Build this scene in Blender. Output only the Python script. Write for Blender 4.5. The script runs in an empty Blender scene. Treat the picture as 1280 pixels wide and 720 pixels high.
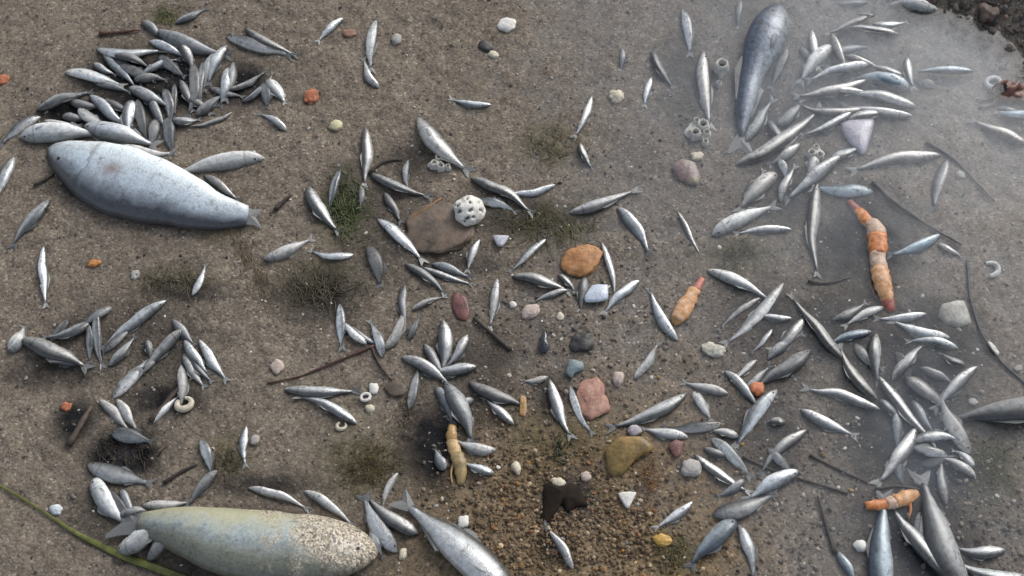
import bpy, math, random
import numpy as np
from mathutils import Vector

random.seed(7)
RNG = np.random.default_rng(7)
S = bpy.context.scene
COL = S.collection
PI = math.pi
R = math.radians

# ------------------------------------------------------------------ camera
TILT, DIST, HALF = R(30), 1.75, math.atan(0.64 / 1.75)
cam_d = bpy.data.cameras.new('camera')
cam = bpy.data.objects.new('camera', cam_d)
COL.objects.link(cam)
cam.location = (0, -DIST * math.sin(TILT), DIST * math.cos(TILT))
cam.rotation_euler = (TILT, 0, 0)
cam_d.angle = 2 * HALF
cam_d.clip_start, cam_d.clip_end = 0.02, 500
cam_d.dof.use_dof = True
cam_d.dof.focus_distance = DIST
cam_d.dof.aperture_fstop = 6.3
S.camera = cam

# ------------------------------------------------------------------ sky, sun, exposure
SUN_ELEV, SUN_AZ = R(36), R(37)            # overcast: a broad soft sun from beyond the upper corner
w = bpy.data.worlds.new('World')
S.world = w
w.use_nodes = True
nt = w.node_tree
nt.nodes.clear()
sky = nt.nodes.new('ShaderNodeTexSky')
sky.sky_type = 'NISHITA'
sky.sun_disc = False
sky.sun_elevation = SUN_ELEV
sky.sun_rotation = SUN_AZ
sky.air_density, sky.dust_density, sky.ozone_density = 1.0, 2.5, 1.0
hs = nt.nodes.new('ShaderNodeHueSaturation')
hs.inputs['Saturation'].default_value = 0.5
bg = nt.nodes.new('ShaderNodeBackground')
bg.inputs['Strength'].default_value = 0.125
wo = nt.nodes.new('ShaderNodeOutputWorld')
nt.links.new(sky.outputs[0], hs.inputs['Color'])
nt.links.new(hs.outputs[0], bg.inputs['Color'])
nt.links.new(bg.outputs[0], wo.inputs['Surface'])
sd = bpy.data.lights.new('sun', 'SUN')
sd.energy, sd.angle, sd.color = 1.25, R(34), (1.0, 0.995, 0.985)
sun = bpy.data.objects.new('sun', sd)
COL.objects.link(sun)
sdir = Vector((math.sin(SUN_AZ) * math.cos(SUN_ELEV), math.cos(SUN_AZ) * math.cos(SUN_ELEV), math.sin(SUN_ELEV)))
sun.rotation_euler = sdir.to_track_quat('Z', 'Y').to_euler()
S.view_settings.view_transform = 'Standard'
S.view_settings.look = 'None'
S.view_settings.exposure = 0.62
S.view_settings.gamma = 1.0
S.render.filter_size = 2.2
S.cycles.use_denoising = True
S.cycles.max_bounces = 8
S.cycles.transparent_max_bounces = 12
S.cycles.volume_bounces = 4

# ------------------------------------------------------------------ noise and terrain height
def _hash(ix, iy, seed):
    n = (ix.astype(np.int64) * 374761393 + iy.astype(np.int64) * 668265263 + seed * 1442695041) & 0xFFFFFFFF
    n = ((n ^ (n >> 13)) * 1274126177) & 0xFFFFFFFF
    return ((n ^ (n >> 16)) & 0xFFFF) / 65535.0
def vnoise(x, y, seed=0):
    x = np.asarray(x, float); y = np.asarray(y, float)
    ix, iy = np.floor(x), np.floor(y)
    fx, fy = x - ix, y - iy
    fx, fy = fx * fx * (3 - 2 * fx), fy * fy * (3 - 2 * fy)
    a, b = _hash(ix, iy, seed), _hash(ix + 1, iy, seed)
    c, d = _hash(ix, iy + 1, seed), _hash(ix + 1, iy + 1, seed)
    return (a * (1 - fx) + b * fx) * (1 - fy) + (c * (1 - fx) + d * fx) * fy - 0.5
def fbm(x, y, f, o=3, seed=0):
    s, a = 0, 1.0
    for k in range(o):
        s = s + a * vnoise(x * f, y * f, seed + k * 17); f *= 2.03; a *= 0.5
    return s
def sstep(a, b, x):
    t = np.clip((np.asarray(x, float) - a) / (b - a), 0, 1)
    return t * t * (3 - 2 * t)

CT, ST = math.cos(TILT), math.sin(TILT)
TH = math.tan(HALF)
def ray(px, py):
    x, y = (px - 640) / 640 * TH, (360 - py) / 640 * TH
    return np.array([x, y * CT + ST, y * ST - CT])
CAMP = np.array([0, -DIST * ST, DIST * CT])
def at(px, py, z=0.0):
    """The point of the level z whose picture is the given pixel of the 1280 x 720 photograph."""
    d = ray(px, py)
    return CAMP + d * ((z - CAMP[2]) / d[2])
def mpp(px, py):
    """Metres per pixel there."""
    d = ray(px, py)
    return (CAMP[2] / -d[2]) * TH / 640

PC = at(1148, 122)
def pool(x, y):                         # signed metres beyond the curved waterline round the pool
    return np.sqrt(np.maximum(x - PC[0], 0) ** 2 + np.maximum(y - PC[1], 0) ** 2) - 0.152 - 0.22 * sstep(-0.02, 0.16, PC[0] - x) + 0.006 * vnoise(x * 40, y * 40, 9)
PITS = [(155, 570, 0.034, 0.012), (60, 460, 0.05, 0.006), (180, 470, 0.06, 0.006), (1150, 480, 0.07, 0.006), (705, 625, 0.03, 0.007), (1170, 580, 0.05, 0.006)]
PITW = [(at(a, b), c, d) for a, b, c, d in PITS]
def ground(x, y):
    x = np.asarray(x, float); y = np.asarray(y, float)
    u = np.clip(x / 0.64, -1.3, 1.3); v = np.clip(y / 0.42, -1.3, 1.3)
    z = 0.0075 - 0.0115 * sstep(-0.55, 0.6, u) - 0.0095 * sstep(-0.2, 1.0, v) * sstep(0.0, 0.8, u) - 0.0025 * sstep(0.0, 1.0, v)
    z = z + 0.003 * np.exp(-((u - 0.12) / 0.25) ** 2 - ((v + 0.9) / 0.4) ** 2)
    for p, r, d in PITW:
        z = z - d * np.exp(-((x - p[0]) ** 2 + (y - p[1]) ** 2) / (r * r))
    s = pool(x, y)
    z = z + 0.05 * sstep(-0.035, 0.11, s)
    near = np.exp(-(x * x + y * y) / 4.0)
    z = z + 0.0038 * fbm(x + .31 * y, y - .31 * x, 9, 3, 3) * near + 0.0034 * fbm(x + .53 * y, y - .53 * x, 47, 3, 11) * near
    z = z + (0.05 * fbm(x, y, 0.6, 2, 5)) * (1 - near)
    return z
GS, GX0, GY0 = 0.002, -1.1, -0.8
GG = ground(*np.meshgrid(np.arange(GX0, 1.1, GS), np.arange(GY0, 1.0, GS)))
def g1(x, y):
    """Ground level at one point, from a 2 mm table."""
    a, b = (x - GX0) / GS, (y - GY0) / GS
    j, i = int(a), int(b)
    if not (0 <= i < GG.shape[0] - 1 and 0 <= j < GG.shape[1] - 1):
        return float(ground(np.array([x]), np.array([y]))[0])
    a -= j; b -= i
    return float((GG[i, j] * (1 - a) + GG[i, j + 1] * a) * (1 - b) + (GG[i + 1, j] * (1 - a) + GG[i + 1, j + 1] * a) * b)
def on(px, py, h=0.0):
    """The point of the ground (or h above it) seen at that pixel."""
    p = at(px, py, 0)
    for _ in range(4):
        p = at(px, py, g1(p[0], p[1]) + h)
    return p

# ------------------------------------------------------------------ material helpers
class NT:
    def __init__(s, name):
        s.m = bpy.data.materials.new(name); s.m.use_nodes = True
        s.t = s.m.node_tree; s.t.nodes.clear()
        s.out = s.t.nodes.new('ShaderNodeOutputMaterial')
    def n(s, typ, **kw):
        nd = s.t.nodes.new(typ)
        for k, v in kw.items():
            if hasattr(nd, k) and k not in nd.inputs: setattr(nd, k, v)
            else: s.set(nd, k, v)
        return nd
    def set(s, nd, k, v):
        if isinstance(v, bpy.types.NodeSocket): s.t.links.new(v, nd.inputs[k])
        else: nd.inputs[k].default_value = v
    def link(s, a, b): s.t.links.new(a, b)
    def math(s, op, a, b=0.0, c=None):
        nd = s.t.nodes.new('ShaderNodeMath'); nd.operation = op
        s.set(nd, 0, a); s.set(nd, 1, b)
        if c is not None: s.set(nd, 2, c)
        return nd.outputs[0]
    def mix(s, f, a, b, mode='MIX'):
        nd = s.t.nodes.new('ShaderNodeMix'); nd.data_type = 'RGBA'; nd.blend_type = mode
        s.set(nd, 0, f)
        for k, v in ((6, a), (7, b)):
            if isinstance(v, bpy.types.NodeSocket): s.t.links.new(v, nd.inputs[k])
            else: nd.inputs[k].default_value = (*v, 1)
        return nd.outputs[2]
    def ramp(s, f, stops):
        nd = s.t.nodes.new('ShaderNodeValToRGB')
        e = nd.color_ramp.elements
        while len(e) < len(stops): e.new(0.5)
        for el, (p, c) in zip(e, stops):
            el.position = p; el.color = (*c, 1) if len(c) == 3 else c
        s.set(nd, 0, f)
        return nd.outputs[0]
    def attr(s, name):
        nd = s.t.nodes.new('ShaderNodeAttribute'); nd.attribute_name = name
        return nd
    def coord(s):
        return s.t.nodes.new('ShaderNodeTexCoord').outputs['Object']
    def geo(s):
        return s.t.nodes.new('ShaderNodeNewGeometry').outputs['Position']
    def noise(s, vec, scale, detail=3, rough=0.55):
        nd = s.t.nodes.new('ShaderNodeTexNoise')
        s.link(vec, nd.inputs['Vector'])
        nd.inputs['Scale'].default_value = scale; nd.inputs['Detail'].default_value = detail; nd.inputs['Roughness'].default_value = rough
        return nd.outputs[0]
    def voro(s, vec, scale, feature='F1'):
        nd = s.t.nodes.new('ShaderNodeTexVoronoi'); nd.feature = feature
        s.link(vec, nd.inputs['Vector']); nd.inputs['Scale'].default_value = scale
        return nd
    def bsdf(s, color, rough=0.5, metal=0.0, spec=0.5, bump=None, bdist=0.001, bstr=0.6, coat=0.0, normal=None, sss=0.0):
        b = s.t.nodes.new('ShaderNodeBsdfPrincipled')
        if isinstance(color, bpy.types.NodeSocket): s.link(color, b.inputs['Base Color'])
        else: b.inputs['Base Color'].default_value = (*color, 1)
        s.set(b, 'Roughness', rough); s.set(b, 'Metallic', metal); s.set(b, 'Specular IOR Level', spec)
        if coat: b.inputs['Coat Weight'].default_value = coat; b.inputs['Coat Roughness'].default_value = 0.12
        if bump is not None:
            bn = s.t.nodes.new('ShaderNodeBump'); bn.inputs['Strength'].default_value = bstr; bn.inputs['Distance'].default_value = bdist
            s.link(bump, bn.inputs['Height']); s.link(bn.outputs[0], b.inputs['Normal'])
        s.link(b.outputs[0], s.out.inputs['Surface'])
        return b

def sand_material():
    t = NT('wet_sand')
    p = t.geo()
    big = t.noise(p, 7, 3); mid = t.noise(p, 60, 3)
    v1 = t.voro(p, 420); v2 = t.voro(p, 230)
    sep = t.n('ShaderNodeSeparateColor'); t.link(v1.outputs['Color'], sep.inputs[0])
    sep2 = t.n('ShaderNodeSeparateColor'); t.link(v2.outputs['Color'], sep2.inputs[0])
    grain = t.ramp(sep.outputs[0], [(0.0, (0.075, 0.066, 0.057)), (0.25, (0.13, 0.115, 0.098)), (0.6, (0.165, 0.146, 0.124)), (0.86, (0.195, 0.174, 0.148)), (0.955, (0.25, 0.225, 0.195)), (1.0, (0.40, 0.37, 0.33))])
    grain2 = t.ramp(sep2.outputs[1], [(0.0, (0.06, 0.052, 0.045)), (0.4, (0.13, 0.112, 0.094)), (0.85, (0.17, 0.148, 0.122)), (1.0, (0.27, 0.245, 0.21))])
    c = t.mix(0.45, grain, grain2)
    tone = t.ramp(t.math('ADD', t.math('MULTIPLY', big, 0.55), t.math('MULTIPLY', mid, 0.45)), [(0.25, (0.76, 0.75, 0.74)), (0.5, (1.12, 1.11, 1.10)), (0.75, (1.36, 1.35, 1.34))])
    c = t.mix(1.0, c, tone, 'MULTIPLY')
    och = t.attr('ochre').outputs['Fac']
    c = t.mix(t.math('MULTIPLY', och, 0.8), c, t.mix(1.0, c, (1.12, 0.92, 0.58), 'MULTIPLY'))
    bro = t.attr('brown').outputs['Fac']
    c = t.mix(bro, t.mix(1.0, c, (0.92, 0.88, 0.835), 'MULTIPLY'), t.mix(1.0, c, (0.98, 0.925, 0.85), 'MULTIPLY'))
    oli = t.attr('olive').outputs['Fac']
    c = t.mix(t.math('MULTIPLY', oli, t.math('ADD', t.math('MULTIPLY', mid, .8), 0.2)), c, (0.07, 0.062, 0.026))
    painted_shade = t.attr('painted_shade').outputs['Fac']
    mf = t.n('ShaderNodeClamp'); t.link(t.math('MULTIPLY', painted_shade, t.math('ADD', t.math('MULTIPLY', mid, 0.8), 0.75)), mf.inputs[0])
    c = t.mix(mf.outputs[0], c, (0.010, 0.010, 0.011))  # shade of the gaps, painted as near-black into the sand colour
    h = t.math('ADD', t.math('MULTIPLY', v1.outputs['Distance'], -0.5), t.math('MULTIPLY', v2.outputs['Distance'], -0.9))
    h = t.math('ADD', h, t.math('MULTIPLY', mid, 0.9))
    t.bsdf(c, 0.75, spec=0.08, bump=h, bdist=0.0018, bstr=0.5)
    return t.m

def fish_material(name, back, flank, belly, rough=0.33, metal=0.25, scale=900.0, blotch=0.5, sandy=False):
    t = NT(name)
    dv = t.attr('dv').outputs['Fac']; tt = t.attr('tt').outputs['Fac']; sc = t.attr('sc').outputs['Vector']
    oi = t.n('ShaderNodeObjectInfo').outputs['Random']
    p = t.coord()
    nz = t.noise(sc, 160, 3); nb = t.noise(sc, 55, 2)
    e = t.math('ADD', dv, t.math('MULTIPLY', t.math('SUBTRACT', nb, 0.5), 0.5))
    f = t.math('ADD', t.math('MULTIPLY', e, 0.5), 0.5)
    c = t.ramp(f, [(0.05, belly), (0.30, tuple(0.5 * a + 0.5 * b for a, b in zip(belly, flank))), (0.52, flank), (0.58, tuple(0.7 * a for a in flank)), (0.65, tuple(0.6 * a + 0.4 * b for a, b in zip(back, flank))), (0.80, back)])
    # head plates, gill cover edge and darker caudal peduncle
    hd = t.ramp(tt, [(0.0, (0.62, 0.6, 0.58)), (0.07, (0.8, 0.78, 0.76)), (0.19, (0.96, 0.95, 0.94)), (0.215, (0.55, 0.52, 0.5)), (0.235, (1.0, 1.0, 1.0)), (0.75, (1.0, 1.0, 1.0)), (1.0, (0.62, 0.62, 0.63))])
    c = t.mix(0.85, c, hd, 'MULTIPLY')
    c = t.mix(blotch, c, t.ramp(nz, [(0.3, (0.42, 0.41, 0.40)), (0.55, (1.0, 1.0, 1.0)), (0.75, (1.2, 1.2, 1.2))]), 'MULTIPLY')
    nsm = t.noise(sc, 95, 4, .7)
    c = t.mix(t.ramp(nsm, [(0.55, (0, 0, 0)), (0.72, (.8, .8, .8))]), c, t.mix(1.0, c, (0.40, 0.36, 0.32), 'MULTIPLY'))
    var = t.ramp(oi, [(0.0, (0.66, 0.65, 0.64)), (0.35, (0.92, 0.925, 0.93)), (0.7, (0.97, 1.0, 1.03)), (1.0, (1.06, 1.12, 1.17))])
    c = t.mix(1.0, c, var, 'MULTIPLY')
    vs = t.voro(sc, scale)
    c = t.mix(t.math('MULTIPLY', t.math('GREATER_THAN', vs.outputs['Distance'], 0.62), 0.35), c, t.mix(1.0, c, (0.55, 0.55, 0.56), 'MULTIPLY'))
    r = t.math('ADD', rough, t.math('MULTIPLY', nz, 0.18))
    h = t.math('ADD', t.math('MULTIPLY', vs.outputs['Distance'], -0.6), t.math('MULTIPLY', nb, 1.4))
    c = t.mix(t.math('MINIMUM', t.math('MULTIPLY', t.attr('rust').outputs['Fac'], t.math('ADD', t.math('MULTIPLY', nz, 1.6), .3)), 1.0), c, (0.20, 0.095, 0.045))
    if sandy:
        ns = t.noise(sc, 40, 4, 0.65); nf = t.voro(sc, 620)
        sepc = t.n('ShaderNodeSeparateColor'); t.link(nf.outputs['Color'], sepc.inputs[0])
        sandc = t.ramp(sepc.outputs[0], [(0.0, (0.07, 0.06, 0.05)), (0.4, (0.26, 0.22, 0.16)), (0.8, (0.46, 0.40, 0.31)), (1.0, (0.58, 0.53, 0.44))])
        m = t.math('ADD', t.math('MULTIPLY', t.math('SUBTRACT', 0.45, tt), 3.4), t.math('MULTIPLY', t.math('SUBTRACT', ns, 0.5), 4.5))
        m = t.math('ADD', m, t.math('MULTIPLY', dv, -0.35))
        m = t.ramp(m, [(0.0, (0, 0, 0)), (0.9, (1, 1, 1))])
        yel = t.ramp(t.math('ADD', t.math('MULTIPLY', dv, -0.5), t.math('MULTIPLY', ns, 0.9)), [(0.35, (0, 0, 0)), (0.75, (0.7, 0.7, 0.7))])
        c = t.mix(yel, c, (0.36, 0.33, 0.17))
        c = t.mix(m, c, sandc)
        r = t.math('ADD', r, t.math('MULTIPLY', m, 0.3))
        h = t.math('ADD', h, t.math('MULTIPLY', t.math('MULTIPLY', nf.outputs['Distance'], m), -1.2))
    t.bsdf(c, r, metal, 0.5, bump=h, bdist=0.0007, bstr=0.5, coat=0.25)
    return t.m

def plain_material(name, color, rough=0.5, var=0.35, scale=120, spec=0.4, bump=0.001, second=None, coat=0.0):
    t = NT(name)
    p = t.coord()
    a = t.noise(p, scale, 4, 0.6); b = t.noise(p, scale * 4.3, 2)
    lo = tuple(x * (1 - var) for x in color); hi = tuple(min(0.9, x * (1 + var)) for x in color)
    c = t.ramp(a, [(0.3, lo), (0.52, color), (0.72, hi if second is None else second)])
    c = t.mix(0.35, c, t.ramp(b, [(0.35, (0.6, 0.58, 0.56)), (0.6, (1.05, 1.05, 1.05))]), 'MULTIPLY')
    t.bsdf(c, rough, 0, spec, bump=t.math('ADD', a, t.math('MULTIPLY', b, 0.5)), bdist=bump, bstr=0.6, coat=coat)
    return t.m

def grain_material(name, rough=0.55):
    t = NT(name)
    c = t.attr('grain').outputs['Color']
    n = t.noise(t.coord(), 900, 2)
    c = t.mix(0.5, c, t.ramp(n, [(0.3, (0.6, 0.6, 0.6)), (0.65, (1.15, 1.15, 1.15))]), 'MULTIPLY')
    t.bsdf(c, rough, 0, 0.15)
    return t.m

def fin_material(name, color, clear=.35):
    t = NT(name)
    p = t.coord()
    wv = t.n('ShaderNodeTexWave'); wv.bands_direction = 'Y'; t.link(p, wv.inputs['Vector']); wv.inputs['Scale'].default_value = 420; wv.inputs['Distortion'].default_value = 1.5
    c = t.mix(t.math('MULTIPLY', wv.outputs['Fac'], 0.6), color, tuple(x * 0.45 for x in color))
    b = t.bsdf(c, 0.4, 0, 0.5)
    tr = t.n('ShaderNodeBsdfTransparent'); mx = t.n('ShaderNodeMixShader'); mx.inputs[0].default_value = clear
    t.link(b.outputs[0], mx.inputs[1]); t.link(tr.outputs[0], mx.inputs[2]); t.link(mx.outputs[0], t.out.inputs['Surface'])
    return t.m

M = {}
M['sand'] = sand_material()
M['s'] = fish_material('silver_fish_skin', (0.11, 0.112, 0.108), (0.40, 0.405, 0.395), (0.56, 0.55, 0.525), 0.26, 0.42)
M['b'] = fish_material('bright_fish_skin', (0.17, 0.172, 0.168), (0.56, 0.56, 0.55), (0.70, 0.69, 0.665), 0.24, 0.42)
M['g'] = fish_material('dull_fish_skin', (0.075, 0.077, 0.076), (0.21, 0.213, 0.21), (0.34, 0.34, 0.33), 0.42)
M['u'] = fish_material('bluish_fish_skin', (0.08, 0.10, 0.12), (0.27, 0.325, 0.36), (0.43, 0.48, 0.50), 0.3)
M['p'] = fish_material('pale_fish_skin', (0.27, 0.272, 0.26), (0.58, 0.57, 0.54), (0.68, 0.665, 0.63), 0.42, 0.1)
M['large'] = fish_material('large_silver_skin', (0.07, 0.072, 0.08), (0.56, 0.615, 0.65), (0.80, 0.85, 0.83), 0.34, 0.12, 380.0, 0.2)
M['sandy'] = fish_material('sand_coated_skin', (0.15, 0.15, 0.115), (0.29, 0.325, 0.315), (0.40, 0.42, 0.40), 0.36, 0.15, 380.0, 0.3, True)
M['garfish'] = fish_material('mottled_blue_skin', (0.11, 0.135, 0.185), (0.22, 0.265, 0.33), (0.33, 0.37, 0.40), 0.35, 0.2, 500.0, 0.7)
M['fin'] = fin_material('fin_membrane', (0.16, 0.165, 0.165))
M['fin_pale'] = fin_material('pale_fin_membrane', (0.34, 0.34, 0.32))
M['fin_soft'] = fin_material('soft_fin_membrane', (0.30, 0.305, 0.30), .6)
M['eye_white'] = plain_material('eye_iris', (0.42, 0.41, 0.36), 0.2, 0.15, 900)
M['eye_dark'] = plain_material('eye_pupil', (0.012, 0.012, 0.014), 0.12, 0.2, 900)

# ------------------------------------------------------------------ object helpers
def mesh_obj(name, verts, faces, mats, parent=None, smooth=True, attrs=None, mat_idx=None):
    me = bpy.data.meshes.new(name)
    me.from_pydata([tuple(v) for v in verts], [], faces)
    for m in (mats if isinstance(mats, (list, tuple)) else [mats]): me.materials.append(m)
    if smooth: me.polygons.foreach_set('use_smooth', [True] * len(me.polygons))
    if mat_idx is not None: me.polygons.foreach_set('material_index', mat_idx)
    for k, (typ, data) in (attrs or {}).items():
        a = me.attributes.new(k, typ, 'POINT')
        a.data.foreach_set({'FLOAT': 'value', 'FLOAT_VECTOR': 'vector', 'FLOAT_COLOR': 'color'}[typ], np.asarray(data, float).ravel())
    me.update()
    o = bpy.data.objects.new(name, me)
    COL.objects.link(o)
    if parent is not None: o.parent = parent
    return o
def tag(o, label, cat, group=None):
    o['label'] = label; o['category'] = cat
    if group: o['group'] = group
    return o
def thing(name, loc, label, cat, group=None):
    o = bpy.data.objects.new(name, None)
    COL.objects.link(o)
    o.location = tuple(loc); o.empty_display_size = 0.01
    return tag(o, label, cat, group)

# ------------------------------------------------------------------ the setting: ground sheet
def axis(lo, hi, step, far):
    a = list(np.arange(lo, hi + step / 2, step)); s = step
    while a[-1] < far: s *= 1.35; a.append(a[-1] + s)
    s = step
    while a[0] > -far: s *= 1.35; a.insert(0, a[0] - s)
    return np.array(a)
gx, gy = axis(-0.80, 0.80, 0.003, 60), axis(-0.52, 0.66, 0.003, 60)
X, Y = np.meshgrid(gx, gy)
nx, ny = len(gx), len(gy)
def spots(X, Y, lst):
    r = np.zeros_like(X)
    for px, py, rx, ry, a in lst:
        p = at(px, py)
        r = np.maximum(r, a * np.exp(-(((X - p[0]) / (rx * 0.00115)) ** 2 + ((Y - p[1]) / (ry * 0.00132)) ** 2) ** 1.6))
    return r
OLIVE = [(687, 178, 34, 26, 1), (690, 280, 60, 26, 1), (925, 318, 45, 24, .9), (1238, 585, 34, 42, 1.0), (455, 585, 45, 36, 1), (845, 690, 30, 30, .9), (400, 350, 55, 25, .7), (285, 575, 28, 24, .8), (430, 270, 32, 40, .8), (665, 550, 30, 40, .7), (205, 22, 24, 14, .6), (1060, 470, 40, 40, .3), (720, 540, 40, 20, .6), (275, 285, 24, 24, .9), (220, 350, 50, 12, .7)]
PAINTED_SHADE = [(1150, 430, 70, 60, .9), (1060, 400, 60, 50, .7), (960, 400, 60, 50, .55), (950, 540, 60, 50, .5), (1130, 540, 70, 70, .9), (1150, 660, 70, 60, .8), (1090, 300, 50, 70, .8), (980, 240, 60, 40, .6), (170, 430, 90, 50, .5), (860, 100, 30, 70, .5), (590, 470, 60, 60, .45), (490, 290, 60, 60, .5), (640, 270, 60, 30, .5), (950, 120, 34, 90, .5), (195, 105, 85, 50, 1), (110, 150, 60, 26, 1), (300, 110, 45, 34, .7), (960, 190, 40, 40, .5), (1080, 110, 60, 60, .6), (140, 240, 90, 16, .5), (330, 690, 130, 40, .5), (155, 572, 40, 26, 1.1), (200, 500, 50, 20, .8), (95, 530, 24, 30, .7), (70, 470, 60, 18, .7), (400, 375, 50, 30, .7), (430, 250, 30, 40, .5), (705, 625, 30, 26, .9), (690, 660, 18, 35, .8), (540, 560, 36, 45, .8), (1150, 470, 60, 70, .9), (1170, 590, 50, 40, .9), (1050, 320, 36, 50, .7), (1150, 640, 70, 40, .6), (560, 330, 60, 18, .6), (850, 90, 20, 60, .45), (1090, 380, 70, 40, .6), (1030, 130, 60, 50, .5), (690, 495, 20, 30, .7), (240, 370, 45, 14, .6), (585, 510, 40, 30, .5), (130, 650, 40, 30, .5), (515, 205, 30, 24, .6), (330, 610, 60, 12, .7), (480, 320, 40, 20, .5), (730, 600, 20, 20, .3), (640, 420, 50, 40, .25), (980, 430, 60, 50, .45)]  # dark shade under and between the fish, painted onto the sand
OCHRE = [(700, 650, 150, 110, 1.0), (820, 640, 110, 120, .95), (560, 700, 80, 60, .6), (660, 560, 60, 40, .6)]
br = sstep(0.12, -0.16, X - 0.25 * Y) * 0.9
wob = 1 + 0.55 * fbm(X, Y, 22, 3, 31)
gz = ground(X, Y)
verts = np.stack([X.ravel(), Y.ravel(), gz.ravel()], 1)
idx = np.arange(nx * ny).reshape(ny, nx)
quads = np.stack([idx[:-1, :-1].ravel(), idx[:-1, 1:].ravel(), idx[1:, 1:].ravel(), idx[1:, :-1].ravel()], 1)
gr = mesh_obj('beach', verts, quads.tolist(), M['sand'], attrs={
    'olive': ('FLOAT', np.clip(spots(X, Y, OLIVE) * wob, 0, 1.2)), 'painted_shade': ('FLOAT', np.clip(spots(X, Y, PAINTED_SHADE) * wob, 0, 1.2)),
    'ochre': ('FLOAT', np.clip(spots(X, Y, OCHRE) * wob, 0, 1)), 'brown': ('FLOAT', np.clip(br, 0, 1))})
gr['kind'] = 'structure'

# ------------------------------------------------------------------ the shallow water
def water_material():
    t = NT('shallow_water')
    p = t.geo()
    h = t.math('ADD', t.noise(p, 14, 2), t.math('MULTIPLY', t.noise(p, 45, 2), 0.3))
    bn = t.n('ShaderNodeBump'); bn.inputs['Strength'].default_value = 0.35; bn.inputs['Distance'].default_value = 0.004
    t.link(h, bn.inputs['Height'])
    dt = t.n('ShaderNodeVectorMath'); dt.operation = 'DOT_PRODUCT'      # the same reflectance from above and below: the surface does not bend rays
    t.link(bn.outputs[0], dt.inputs[0]); t.link(t.t.nodes.new('ShaderNodeNewGeometry').outputs['Incoming'], dt.inputs[1])
    g = t.math('SUBTRACT', 1.0, t.math('MINIMUM', t.math('ABSOLUTE', dt.outputs['Value']), 1.0))
    refl = t.math('ADD', 0.02, t.math('MULTIPLY', t.math('POWER', g, 5.0), 0.98))
    tr = t.n('ShaderNodeBsdfTransparent'); gl = t.n('ShaderNodeBsdfGlossy'); gl.inputs['Roughness'].default_value = 0.22
    t.link(bn.outputs[0], gl.inputs['Normal'])
    mx = t.n('ShaderNodeMixShader'); t.link(refl, mx.inputs[0]); t.link(tr.outputs[0], mx.inputs[1]); t.link(gl.outputs[0], mx.inputs[2])
    t.link(mx.outputs[0], t.out.inputs['Surface'])
    v = t.n('ShaderNodeVolumePrincipled'); v.inputs['Color'].default_value = (0.80, 0.90, 1.0, 1); v.inputs['Density'].default_value = 12.0
    t.link(v.outputs[0], t.out.inputs['Volume'])
    return t.m
M['water'] = water_material()
wx0, wx1, wy0, wy1, wz0 = -4.0, 4.0, -4.0, 4.0, -0.15
wv = [(wx0, wy0, wz0), (wx1, wy0, wz0), (wx1, wy1, wz0), (wx0, wy1, wz0), (wx0, wy0, 0), (wx1, wy0, 0), (wx1, wy1, 0), (wx0, wy1, 0)]
wat = mesh_obj('water', wv, [(0, 3, 2, 1), (4, 5, 6, 7), (0, 1, 5, 4), (1, 2, 6, 5), (2, 3, 7, 6), (3, 0, 4, 7)], M['water'], smooth=False)
wat['kind'] = 'structure'

# ------------------------------------------------------------------ grit and gravel (nobody could count it)
ICO_V = np.array([(0, 0, 1), (.894, 0, .447), (.276, .851, .447), (-.724, .526, .447), (-.724, -.526, .447), (.276, -.851, .447), (.724, .526, -.447), (-.276, .851, -.447), (-.894, 0, -.447), (-.276, -.851, -.447), (.724, -.526, -.447), (0, 0, -1)])
ICO_F = np.array([(0, 1, 2), (0, 2, 3), (0, 3, 4), (0, 4, 5), (0, 5, 1), (1, 6, 2), (2, 7, 3), (3, 8, 4), (4, 9, 5), (5, 10, 1), (2, 6, 7), (3, 7, 8), (4, 8, 9), (5, 9, 10), (1, 10, 6), (6, 11, 7), (7, 11, 8), (8, 11, 9), (9, 11, 10), (10, 11, 6)])
OCT_V = np.array([(1, 0, 0), (-1, 0, 0), (0, 1, 0), (0, -1, 0), (0, 0, 1), (0, 0, -1)], float)
OCT_F = np.array([(0, 2, 4), (2, 1, 4), (1, 3, 4), (3, 0, 4), (2, 0, 5), (1, 2, 5), (3, 1, 5), (0, 3, 5)])
M['grain'] = grain_material('grain_stone')
def scatter(name, xs, ys, rad, pal, wts, base=(ICO_V, ICO_F), bury=0.3, flat=(0.5, 0.9), tint=None):
    n = len(xs); V, F = base; k = len(V)
    a = RNG.uniform(0, 2 * PI, n); ca, sa = np.cos(a), np.sin(a)
    sx, sy, sz = rad * RNG.uniform(0.75, 1.35, n), rad * RNG.uniform(0.65, 1.05, n), rad * RNG.uniform(*flat, n)
    P = V[None] * RNG.uniform(0.75, 1.2, (n, k, 1))
    x, y, z = P[..., 0] * sx[:, None], P[..., 1] * sy[:, None], P[..., 2] * sz[:, None]
    tl = RNG.normal(0, 0.35, n)[:, None]
    y, z = y * np.cos(tl) - z * np.sin(tl), y * np.sin(tl) + z * np.cos(tl)
    X2, Y2 = x * ca[:, None] - y * sa[:, None] + xs[:, None], x * sa[:, None] + y * ca[:, None] + ys[:, None]
    Z2 = z + (ground(xs, ys) + sz * (1 - 2 * bury) * 0.9)[:, None]
    pal = np.array(pal); c = pal[RNG.choice(len(pal), n, p=np.array(wts) / sum(wts))] * RNG.uniform(0.75, 1.25, (n, 1))
    if tint is not None: c = c * tint
    c = np.concatenate([np.clip(c, 0, .85), np.ones((n, 1))], 1)
    fs = (F[None] + (np.arange(n) * k)[:, None, None]).reshape(-1, 3)
    o = mesh_obj(name, np.stack([X2, Y2, Z2], -1).reshape(-1, 3), fs.tolist(), M['grain'], smooth=False, attrs={'grain': ('FLOAT_COLOR', np.repeat(c, k, 0))})
    o['kind'] = 'stuff'
    return o
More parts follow.
